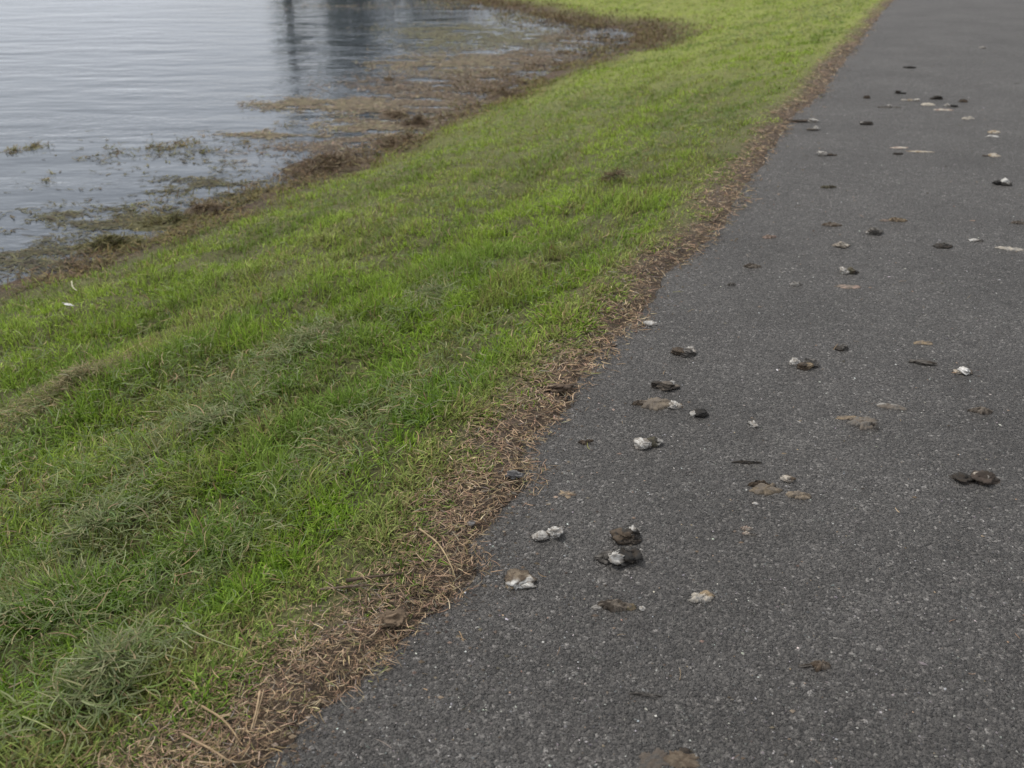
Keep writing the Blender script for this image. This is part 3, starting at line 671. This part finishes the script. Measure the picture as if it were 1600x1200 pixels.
dropping(966, 873, 'largest dark dropping with white middle and tapered left end', [(L_, 'tapered_lobe', -19, 2, 36, 22, 15, 0, DARK, MGR, dict(point=-1, rough=.5)), (L_, 'white_middle', 0, -3, 36, 26, 19, -15, WHT, GRY, dict(rough=.7, tip=(DARK, (.2, -1, -.5)))), (L_, 'brown_lobe', 19, 1, 32, 30, 19, 10, BLK, DBR, dict(rough=.55)), (L_, 'black_underside', 8, -10, 30, 12, 9, 0, BLK, DARK)])
dropping(811, 908, 'flattened brown dropping with ragged white lower edge by the straw verge', [(L_, 'brown_cake', -2, 2, 42, 38, 11, -10, BRN, (.17, .135, .095), dict(rough=.35, tip=(WHT, (.4, -1, .1)))), (L_, 'white_edge', 12, -10, 24, 16, 7, -20, WHT, GRY, dict(rough=.6, point=1)), (F_, 'pale_rim', -10, -9, 24, 18, 3, 20, GRY, TANC)])
dropping(963, 948, 'crushed brown crumbly dropping with a separate white crumb at right', [(F_, 'brown_cake', -2, 0, 50, 26, 7, -5, DBR, GBR, dict(ragged=.6)), (L_, 'white_crumb', 40, -6, 11, 10, 7, 0, WHT, GRY), (F_, 'tan_crumb', 22, -2, 16, 12, 5, 0, TANC, OLV), (F_, 'pale_smear', -31, -1, 16, 12, 1.5, 0, GRY, MGR)])
dropping(1098, 935, 'pale tan and grey flake below the crushed dropping, alone on asphalt', [(F_, 'flake', 0, 0, 32, 24, 6, 20, PAL, GRY, dict(ragged=.55, tip=(TANC, (1, .7))))])
dropping(1014, 694, 'two lobed dropping, left half white and right half dark olive', [(L_, 'white_lobe', -9, -5, 22, 22, 14, 30, WHT, GRY, dict(rough=.3)), (L_, 'dark_lobe', 9, 2, 22, 18, 13, -20, DARK, OLV, dict(tip=(GRY, (1, .2, .3))))])
dropping(1092, 648, 'round black dropping with white left end', [(L_, 'black_lobe', 2, 0, 23, 20, 15, 0, BLK, DARK, dict(rough=.25)), (L_, 'white_tip', -9, -1, 9, 13, 9, 0, WHT, GRY)])
dropping(1028, 633, 'flat trodden brown dropping with white crumb at its right end', [(F_, 'brown_cake', -6, 2, 52, 32, 6, 0, GBR, (.17, .14, .105), dict(ragged=.5)), (F_, 'dark_edge', -28, 4, 24, 12, 4, 10, DBR, BRN), (L_, 'white_crumb', 24, -3, 17, 20, 8, 20, WHT, GRY, dict(rough=.6)), (L_, 'brown_crumb', 33, -3, 9, 10, 5, 0, BRN, TANC)])
dropping(1039, 605, 'dark knobbly dropping with small white tip above the flat trodden one', [(L_, 'dark_lobe', -11, 3, 22, 15, 10, 15, DBR, DARK, dict(rough=.5)), (L_, 'brown_lobe', 4, 0, 32, 24, 14, -5, DARK, GBR, dict(rough=.45)), (L_, 'white_tip', 13, 5, 12, 9, 14, -15, WHT, GRY)])
dropping(1069, 553, 'rounded brown and charcoal dropping with white right shoulder', [(L_, 'brown_lobe', -8, 3, 19, 22, 13, 40, BRN, DBR, dict(rough=.3)), (L_, 'charcoal_lobe', 5, -2, 26, 18, 12, 15, MGR, DARK, dict(rough=.3)), (L_, 'white_shoulder', 10, 4, 15, 10, 14, -30, WHT, GRY)])
dropping(1014, 507, 'small pale grey oval dropping farthest left near the verge', [(L_, 'lump', 0, 0, 21, 17, 7, 0, GRY, WHT, dict(rough=.25, tip=(MGR, (-1, -.6, -.4))))])
dropping(952, 540, 'small plain brown dropping beside the straw verge', [(L_, 'lump', 0, 0, 19, 15, 5, 0, BRN, DBR)])
dropping(1256, 573, 'three lobed dropping, white left, tan striped middle, dark right', [(L_, 'white_lobe', -11, 8, 16, 18, 13, 0, WHT, GRY, dict(rough=.3)), (L_, 'striped_lobe', 0, -2, 25, 18, 14, 25, DARK, BRN, dict(rough=.25, tip=(TANC, (.9, -.5, .4)))), (L_, 'dark_lobe', 14, 5, 17, 22, 15, 60, BLK, MGR, dict(rough=.25))])
dropping(1314, 546, 'small dark dropping right of the three lobed one', [(L_, 'lump', -1, 0, 17, 13, 6, -15, DARK, DBR), (L_, 'upper_lobe', 4, 2, 13, 12, 9, 0, DARK, MGR)])
dropping(1178, 664, 'lone white crumb on asphalt right of the black dropping', [(L_, 'crumb', 0, 0, 13, 13, 8, 0, WHT, GRY, dict(rough=.6))])
dropping(1349, 662, 'wide grey brown smear with yellowish tan streak across its top', [(F_, 'grey_cake', 2, 0, 42, 34, 6, -30, MGR, GBR, dict(ragged=.5)), (F_, 'tan_streak', -10, 16, 50, 13, 2.5, -3, TANC, GBR), (F_, 'dark_lip', 8, -12, 22, 9, 7, -30, DBR, MGR)])
dropping(1395, 636, 'thin leaf shaped brown flake with pale rim', [(F_, 'flake', 0, 0, 44, 17, 3.5, -18, GBR, MGR, dict(ragged=.25, tip=(GRY, (-.6, 1))))])
dropping(1441, 536, 'faint tan stain above a dark crusty dropping', [(F_, 'stain', 0, 0, 28, 12, 2, 0, TANC, GBR, dict(ragged=.6))])
dropping(1443, 567, 'dark grey crusty strip of dropping below a tan stain', [(L_, 'strip', 0, 0, 34, 13, 6, -10, DBR, MGR, dict(rough=.5))])
dropping(1505, 582, 'bright white dropping with tan left wing at right side', [(L_, 'white_lobe', 1, 0, 16, 17, 11, 20, WHT, (.7, .69, .67), dict(rough=.4)), (L_, 'tan_wing', -8, 0, 14, 12, 5, 0, TANC, PAL), (L_, 'brown_wing', 9, 1, 11, 12, 7, 0, BRN, GBR)])
dropping(1534, 643, 'flat grey brown dropping near right edge below the bright white one', [(F_, 'cake', 0, 0, 30, 18, 5, -8, GBR, DBR)])
dropping(1503, 748, 'lower dark brown lump, left of a touching pair at right edge', [(L_, 'lump', 0, 0, 32, 26, 11, -15, DBR, DARK, dict(rough=.4))])
dropping(1540, 750, 'round dark brown lump with white speck, right of a touching pair', [(L_, 'lump', 0, 0, 39, 32, 15, 0, DBR, (.06, .045, .036), dict(rough=.3)), (L_, 'white_speck', 1, -4, 7, 8, 16, 0, GRY, PAL), (L_, 'pale_rim', -12, 9, 16, 8, 12, 20, PAL, GBR)])
dropping(1195, 765, 'ragged tan brown cake, larger of two flat ones side by side', [(F_, 'cake', 0, 0, 46, 30, 5, -6, (.15, .12, .085), GBR, dict(ragged=.5)), (F_, 'dark_crest', -6, 12, 34, 8, 7, -4, BRN, DBR)])
dropping(1248, 775, 'smaller pale tan cake right of the ragged tan brown one', [(F_, 'cake', 0, 0, 34, 20, 5, -8, (.21, .17, .125), GBR, dict(ragged=.35))])
dropping(1231, 750, 'smooth pale grey oval dropping above two flat tan cakes', [(L_, 'lump', 0, 0, 21, 17, 9, 0, PAL, GRY, dict(rough=.2, tip=(BRN, (1, .5, .2))))])
dropping(1168, 829, 'pinkish pale crumbs below the ragged tan cake', [(F_, 'crumb', 0, 4, 16, 8, 4, 10, PNK, PAL, dict(ragged=.6)), (F_, 'lower_crumb', -4, -8, 10, 7, 3, 0, PAL, PNK), (F_, 'dark_crumb', 5, -12, 12, 6, 2, 0, MGR, DBR)])
dropping(1180, 788, 'tiny white crumb between the ragged cake and pinkish crumbs', [(L_, 'crumb', 0, 0, 6, 9, 4, 70, WHT, PAL)])
dropping(887, 772, 'faint tan crumbly stain close to the verge above pale pointed dropping', [(F_, 'stain', 0, 0, 28, 20, 2, 0, GBR, TANC, dict(ragged=.7))])
dropping(915, 692, 'dark reddish brown crumbs on asphalt near the verge', [(F_, 'crumb', -4, 0, 16, 10, 3, -20, DBR, BRN, dict(ragged=.8)), (F_, 'small_crumb', 7, 5, 10, 7, 3, 0, DBR, BRN, dict(ragged=.8))])
dropping(1020, 1190, 'brown trodden smear at the bottom edge of the photo, left one', [(F_, 'smear', 0, 0, 52, 42, 2.5, 10, (.085, .069, .056), (.07, .064, .058), dict(ragged=.6))])
dropping(1064, 1186, 'tan and dark trodden dropping at the bottom edge, right one', [(F_, 'smear', 0, -4, 44, 38, 3, -10, (.115, .09, .064), BRN, dict(ragged=.5)), (L_, 'dark_crumb', 8, 14, 16, 10, 6, 0, DBR, DARK)])
dropping(1282, 1041, 'ragged brown crumb alone in the lower right asphalt', [(F_, 'crumb', 0, 0, 28, 18, 6, 0, BRN, GBR, dict(ragged=.7)), (F_, 'thin_tail', -22, 1, 26, 7, 2, 5, DBR, MGR)])
dropping(1165, 723, 'thin dark sliver standing for an asphalt crack above the ragged tan cake', [(F_, 'sliver', 0, 0, 42, 7, 3, -5, DARK, DBR, dict(ragged=.5))])  # no dropping: dark flake added in place of a crack in the asphalt
dropping(1012, 1087, 'thin dark curved sliver standing for a crack low in the middle of the path', [(F_, 'sliver', 0, 0, 46, 7, 3, -8, DARK, MGR, dict(ragged=.5))])  # likewise a path crack, made up as a thin dark flake
dropping(1325, 426, 'plump dropping with bright white left half and brown right half', [(L_, 'white_lobe', -6, 0, 13, 16, 10, 0, WHT, GRY, dict(rough=.3)), (L_, 'brown_lobe', 5, 0, 18, 16, 10, 0, BRN, OLV, dict(tip=(DARK, (1, -.5, 0))))])
dropping(1327, 448, 'flat pinkish tan stain just below the plump white and brown dropping', [(F_, 'stain', 0, 0, 32, 18, 1.5, -5, PNK, GBR, dict(ragged=.5))])
dropping(1314, 384, 'pale brown peaked dropping left of the dark grey lump', [(L_, 'cake', 0, 0, 22, 17, 6, 0, GBR, PAL), (L_, 'pale_peak', 1, 1, 9, 9, 10, 0, PAL, GRY)])
dropping(1365, 365, 'rounded dark grey lump in the middle of the path', [(L_, 'lump', 1, 0, 21, 18, 13, 0, DARK, MGR, dict(rough=.25)), (L_, 'white_tip', -9, 1, 6, 8, 6, 0, WHT, GRY)])
dropping(1474, 385, 'low dark dropping right of the rounded grey lump', [(L_, 'cake', 0, 0, 25, 18, 5, 0, DARK, DBR, dict(rough=.3)), (L_, 'grey_top', 2, 1, 14, 10, 8, 0, MGR, DARK)])
dropping(1525, 376, 'thin whitish dropping with dark right end near right edge', [(L_, 'white_lobe', -3, 0, 15, 10, 4, 0, GRY, WHT), (L_, 'dark_end', 6, -1, 11, 8, 3, 0, DARK, MGR)])
dropping(1578, 389, 'pale broken streak at right edge below a brown flake', [(F_, 'streak', 0, 0, 34, 13, 2, -8, PAL, GRY, dict(ragged=.6))])
dropping(1590, 349, 'flat brown flake cut by the right edge of the photo', [(F_, 'flake', 0, 0, 22, 10, 3, -10, DBR, GBR)])
dropping(1300, 352, 'flat brown flake with light top left of the tan pair', [(F_, 'flake', 0, 0, 28, 12, 3.5, -3, GBR, BRN, dict(ragged=.3))])
dropping(1398, 345, 'tan and brown flake above the rounded grey lump', [(F_, 'flake', 4, 0, 26, 10, 4, -6, TANC, BRN), (F_, 'thin_end', -14, 1, 16, 7, 1.5, 0, GBR, PNK)])
dropping(1201, 371, 'small reddish brown flake nearest the verge bulge', [(F_, 'flake', 0, 0, 19, 11, 3, 0, PNK, BRN)])
dropping(1175, 417, 'thin dark brown strip near the verge bulge', [(F_, 'strip', 0, 0, 28, 11, 4, -4, DBR, GBR, dict(ragged=.35))])
dropping(1243, 445, 'faint pale grey dropping left of the plump white and brown one', [(F_, 'cake', 0, 0, 18, 12, 4, 0, GRY, MGR, dict(ragged=.5))])
dropping(1143, 445, 'small dark sliver beside the verge, left of faint pale dropping', [(F_, 'sliver', 0, 0, 14, 7, 3, 0, DARK, MGR)])
dropping(1566, 288, 'plump dark dropping with white stripe at right edge', [(L_, 'dark_lobe', -7, 0, 12, 14, 10, 0, BLK, DARK), (L_, 'striped_lobe', 4, 0, 18, 15, 11, 10, DARK, MGR, dict(tip=(WHT, (0, .2, 1))))])
dropping(1550, 244, 'pale tan flat dropping with dark left tail near right edge', [(F_, 'cake', 3, 0, 20, 13, 3, 0, PAL, TANC), (F_, 'dark_tail', -10, 0, 10, 7, 2, 0, DBR, MGR)])
dropping(1553, 207, 'upper tan one of two thin pale flakes near right edge', [(F_, 'flake', 0, 0, 18, 12, 2.5, 0, PAL, TANC, dict(ragged=.2))])
dropping(1551, 214, 'lower whitish one of two thin pale flakes near right edge', [(F_, 'flake', 0, 0, 22, 9, 2, 0, GRY, WHT, dict(ragged=.25))])
dropping(1513, 186, 'single thin pale flake above the two pale flakes', [(F_, 'flake', 0, 0, 20, 10, 3, 0, PAL, GRY, dict(ragged=.2))])
dropping(1474, 172, 'longest pinkish tan streak in the far pale cluster', [(F_, 'streak', 0, 0, 28, 13, 1.5, -3, PAL, PNK, dict(ragged=.3))])
dropping(1450, 164, 'cream coloured flake in the middle of the far cluster', [(F_, 'flake', 0, 0, 20, 13, 2.5, 5, PAL, (.5, .45, .37), dict(ragged=.25))])
dropping(1422, 157, 'row of pale crumbs at left of the far cluster', [(F_, 'crumb', -10, 0, 8, 7, 2, 0, PAL, GRY), (F_, 'middle_crumb', 0, 0, 10, 6, 2, 0, PAL, TANC), (L_, 'right_crumb', 11, 0, 8, 9, 4, 0, WHT, PAL)])
dropping(1484, 166, 'white headed dropping with dark tail at right of far cluster', [(L_, 'white_head', -4, 0, 8, 9, 6, 0, WHT, GRY), (L_, 'dark_tail', 6, -2, 12, 10, 4, 0, BLK, DARK)])
dropping(1463, 154, 'dark lump standing just above the cream flake in far cluster', [(L_, 'lump', 2, 0, 13, 13, 7, 0, DARK, DBR), (L_, 'low_tail', -6, -1, 9, 8, 3, 0, DARK, DBR)])
dropping(1406, 146, 'small dark tent shaped dropping at upper left of far cluster', [(L_, 'flat_base', 2, 0, 15, 8, 3, 0, BLK, DARK), (L_, 'upright_bit', -3, 1, 8, 6, 6, 0, DARK, DBR)])
dropping(1505, 159, 'small brown sliver at upper right of far cluster', [(F_, 'sliver', 0, 0, 12, 8, 3, 0, DBR, BRN)])
dropping(1422, 106, 'thin dark log dropping, farthest dark one up the path', [(L_, 'log', 0, 0, 18, 10, 4, 0, BLK, DARK, dict(rough=.4))])
dropping(1535, 75, 'tiny pale dropping farthest up the path', [(L_, 'lump', 0, 0, 9, 9, 3, 0, GRY, WHT)])
dropping(1352, 194, 'speckled dark and white log left of the far cluster', [(L_, 'log', 0, 0, 20, 12, 5, 0, DBR, DARK, dict(rough=.4)), (L_, 'white_tip', -6, 1, 6, 6, 6, 0, GRY, WHT), (L_, 'white_spot', 4, 1, 5, 5, 6, 0, GRY, PAL)])
dropping(1258, 190, 'long dark log with white right end touching the far verge', [(L_, 'dark_log', -8, 0, 26, 10, 4.5, 0, DBR, BRN, dict(rough=.4)), (L_, 'white_end', 12, 0, 14, 11, 6.5, 0, WHT, GRY, dict(rough=.5))])
dropping(1271, 203, 'small dropping with upright white top beside the far verge', [(L_, 'dark_base', -4, 0, 14, 9, 4, 0, MGR, GBR), (L_, 'white_top', 4, 2, 8, 9, 9, 0, WHT, GRY)])
dropping(1290, 242, 'white headed dropping with thin brown tail near the verge', [(L_, 'white_head', -5, 0, 13, 13, 8, 0, WHT, GRY, dict(rough=.25)), (L_, 'brown_tail', 8, -2, 15, 8, 3.5, 0, BRN, DBR)])
dropping(1293, 293, 'thin dark strip alone below the white headed dropping with brown tail', [(F_, 'strip', 0, 0, 22, 9, 3, 0, DBR, OLV, dict(ragged=.3))])
dropping(1406, 231, 'left of two pale streaks lying end to end', [(F_, 'streak', 0, 0, 24, 10, 1.2, -4, PAL, PNK, dict(ragged=.4))])
dropping(1438, 237, 'right and longer of two pale streaks lying end to end', [(F_, 'streak', 0, 0, 34, 10, 1.2, -10, PAL, TANC, dict(ragged=.4))])
dropping(1403, 241, 'tiny dark sliver below the two pale streaks', [(F_, 'sliver', 0, 0, 14, 7, 2.5, 0, DBR, DARK)])
dropping(1390, 168, 'faint brown crumbly stain left of the pinkish tan streak', [(F_, 'stain', -8, 0, 18, 9, 1.5, 0, DBR, MGR, dict(ragged=.6)), (F_, 'right_stain', 12, 0, 12, 8, 1.5, 0, DBR, MGR, dict(ragged=.6)), (L_, 'pale_fleck', 5, 14, 6, 8, 3, 0, GRY, WHT)])
dropping(1354, 153, 'tiny brown flake left of the dark tent shaped dropping', [(F_, 'flake', 0, 0, 10, 7, 3, 0, BRN, DBR)])
# stones, clods
dropping(803, 743, 'dull grey stone half sunk in the straw verge', [(L_, 's', 0, 0, 26, 20, 12, 10, (.12, .118, .118), (.16, .155, .15), dict(rough=.4, mat='stone'))], 'stone', 'stone', None, verge=True)
dropping(735, 823, 'small light grey pebble at the path edge', [(L_, 's', 0, 0, 15, 12, 8, 20, (.30, .30, .31), (.24, .24, .24), dict(rough=.35, mat='stone'))], 'stone', 'pebble', None, lift=.006, verge=True)
dropping(615, 970, 'brown crumbly clod of earth and straw near path edge', [(L_, 's', 0, 0, 36, 26, 15, 10, (.11, .078, .050), (.17, .122, .08), dict(rough=.55))], 'clod', 'soil_clod', None, verge=True)
dropping(868, 606, 'small dark clod of earth on the straw lobe by the path', [(L_, 's', 0, 0, 30, 20, 9, 10, (.075, .052, .036), (.12, .085, .058), dict(rough=.7))], 'clod', 'soil_clod', None, verge=True)

# ------------------------------------------------------------------ twigs and long stalks: bent tubes through photo points
def stalk(name, pts, rad, ca, label, cat, mat='straw', lift=.018, group=None):
    P = []
    for (px, py) in pts:
        p = ground(px, py, 0)
        for _ in range(5):
            d = float(d_path(p[:1], p[1:2])[0]); z = float(land_z(p[:1], p[1:2])[0]) if d > 0 else float(path_z(p[0], p[1]))
            p = ground(px, py, z + lift)
        P.append(p)
    P = smooth_line(P, 5); o0 = P[len(P) // 2].copy(); P = P - o0; ns = 7; V = []
    T = np.gradient(P, axis=0); T /= np.linalg.norm(T, axis=1)[:, None]
    for i_, p in enumerate(P):
        sd_ = np.cross(T[i_], [0, 0, 1]); sd_ /= np.linalg.norm(sd_); up = np.cross(sd_, T[i_])
        rr = rad * (1 - .55 * i_ / len(P)) * (1 + .25 * math.sin(i_ * 2.1))
        for a in range(ns): V.append(p + (sd_ * math.cos(a * 6.2832 / ns) + up * math.sin(a * 6.2832 / ns)) * rr)
    V = np.array(V); q = []; nP = len(P)
    for i_ in range(nP - 1):
        for a in range(ns): q += [i_ * ns + a, i_ * ns + (a + 1) % ns, (i_ + 1) * ns + (a + 1) % ns, (i_ + 1) * ns + a]
    sz_ = [4] * ((nP - 1) * ns); q += list(range(ns))[::-1]; q += list(range((nP - 1) * ns, nP * ns)); sz_ += [ns, ns]
    c = np.array(ca) * (.75 + .5 * rng.random((len(V), 1)))
    o_ = bpy.data.objects.new(name, mesh_np(name, V, np.array(q), sz_, mat, c)); o_.location = o0
    return tag(link(o_), label, cat, group)
SG = 'long dry stalks lying on the verge'
stalk('twig', [(540, 907), (585, 901), (637, 894)], .0042, (.085, .06, .042), 'dark brown twig lying on straw beside the grass edge', 'twig', 'wood', .013)
stalk('twig', [(500, 921), (560, 915), (622, 911)], .0028, (.17, .125, .095), 'thin grey brown twig just below the dark twig', 'twig', 'wood', .011)
stalk('straw_stalk', [(655, 826), (684, 849), (703, 880), (712, 905)], .0021, (.45, .35, .21), 'long curved golden stalk arching over the middle verge', 'stalk', group=SG)
stalk('straw_stalk', [(285, 1147), (330, 1171), (366, 1191), (405, 1184)], .0021, (.37, .27, .17), 'long bent stalk lowest on the verge near bottom edge', 'stalk', group=SG)
stalk('straw_stalk', [(315, 1103), (345, 1122), (362, 1140), (372, 1155)], .0021, (.38, .28, .17), 'bent tan stalk above the lowest stalk near bottom edge', 'stalk', group=SG)
stalk('straw_stalk', [(406, 1080), (401, 1108), (392, 1141)], .0023, (.40, .30, .19), 'straight tan stalk pointing towards the camera, lower verge', 'stalk', group=SG)
stalk('straw_stalk', [(412, 1078), (396, 1140)], .0014, (.33, .25, .16), 'thinner stalk lying beside the straight tan stalk', 'stalk', group=SG)
stalk('straw_stalk', [(285, 977), (325, 997), (378, 1016)], .0016, (.30, .31, .17), 'pale green stalk lying across the near grass', 'stalk', lift=.04, group=SG)
stalk('straw_stalk', [(36, 1120), (62, 1130), (92, 1146)], .0016, (.30, .33, .15), 'pale green stalk in the bottom left corner grass', 'stalk', lift=.045, group=SG)
stalk('straw_stalk', [(112, 440), (114, 449), (120, 454)], .004, (.52, .50, .36), 'short pale curved stalk standing near the shore at left', 'stalk', lift=.05, group=SG)
# small white feather in the grass near the left shore
p = ground(108, 476, -.45)
for _ in range(6): p = ground(108, 476, float(land_z(p[:1], p[1:2])[0]) + .04)
froot = bpy.data.objects.new('feather', None); froot.empty_display_size = .02; link(froot); froot.location = p
tag(froot, 'small white feather caught in the grass near the left shore', 'feather')
vn = flat('vane', froot, 0, 0, .05, .018, .003, -.5, WHT, (.7, .7, .69), ragged=.5); flat('quill', froot, -.03, .016, .03, .004, .003, -.5, PAL, WHT, ragged=.1)

# ------------------------------------------------------------------ trees on the far bank (seen in the water)
m_, t_, b_, o_ = new_mat('bark'); M['bark'] = m_
nb = noise(t_, 14, 5); rb = ramp(t_, nb.outputs['Fac'], [(.3, (.05, .04, .03)), (.7, (.13, .105, .08))]); t_.links.new(rb.outputs[0], b_.inputs['Base Color']); b_.inputs['Roughness'].default_value = .9
M['leaf'] = leaf_mat('tree leaf', .5, .3, .35)
def tree(x, y, ht, wd, base, label, leaves, seed):
    rg = np.random.default_rng(seed); z = float(land_z(np.array([x]), np.array([y]))[0])
    root = bpy.data.objects.new('tree', None); link(root); root.location = (x, y, z - .1); tag(root, label, 'tree', 'trees on the far bank')
    V = []; Q = []
    def limb(a, b, r0, r1):
        k0 = len(V); a = np.array(a, float); b = np.array(b, float)
        for i_ in range(6):
            f = i_ / 5; c = a + (b - a) * f + rg.normal(0, .05, 3) * (0 < i_ < 5); r_ = r0 + (r1 - r0) * f
            for q_ in range(7): V.append((c[0] + math.cos(q_ * .898) * r_, c[1] + math.sin(q_ * .898) * r_, c[2]))
        for i_ in range(5):
            for q_ in range(7): Q.append((k0 + i_ * 7 + q_, k0 + i_ * 7 + (q_ + 1) % 7, k0 + (i_ + 1) * 7 + (q_ + 1) % 7, k0 + (i_ + 1) * 7 + q_))
    limb((0, 0, 0), (.1, 0, ht * .8), .035 * ht ** .9, .02)
    cl = []
    for i_ in range(46):
        f = rg.uniform(base, 1); a = rg.uniform(0, 6.28); w_ = wd / 2 * math.sin(math.pi * min(1, max(.12, (f - base) / (1 - base) * .82 + .14))) * rg.uniform(.35, 1)
        e = np.array([math.cos(a) * w_, math.sin(a) * w_, ht * f]); cl.append(e)
        if i_ < 22: limb((.05, 0, ht * max(.15, f - .2)), e, .035, .01)
    link(bpy.data.objects.new('trunk', mesh_np('trunk', np.array(V), np.array(Q).ravel(), np.full(len(Q), 4), 'bark')), root)
    cl = np.array(cl); pk = rg.integers(0, len(cl), leaves)
    P = cl[pk] + rg.normal(0, 1, (leaves, 3)) * np.array([.13, .13, .10]) * wd ** .5 * 1.4
    tone = rg.uniform(.7, 1.3, len(cl))[pk]; col = np.array([.045, .075, .028]) * tone[:, None] * rg.uniform(.7, 1.3, (leaves, 1))
    R = ribbons(P, rg.uniform(0, 6.28, leaves), rg.normal(-.1, .6, leaves), rg.normal(0, .5, leaves), rg.normal(-.3, .3, leaves), rg.uniform(.14, .28, leaves), rg.uniform(.10, .18, leaves), col, 2, roll=rg.normal(0, .8, leaves))
    link(bpy.data.objects.new('crown', mesh_np('crown', *R[:3], 'leaf', R[3])), root)
tree(-6.4, 42, 6.6, 5.4, .05, 'rounded dark tree whose wide reflection darkens the upper pond', 20000, 1)
tree(-9.6, 43, 6.6, 1.5, .12, 'slim tall tree whose narrow reflection stripes the pond left of the wide one', 6000, 2)
tree(-3.2, 44, 4.4, 4.8, .06, 'low spreading tree whose reflection shows faintly near the far weed', 9000, 3)

print('tris', sum(sum(len(p.vertices) - 2 for p in o.data.polygons) if len(o.data.polygons) < 3000 else int(len(o.data.loops) - 2 * len(o.data.polygons)) for o in C.objects if o.type == 'MESH'))
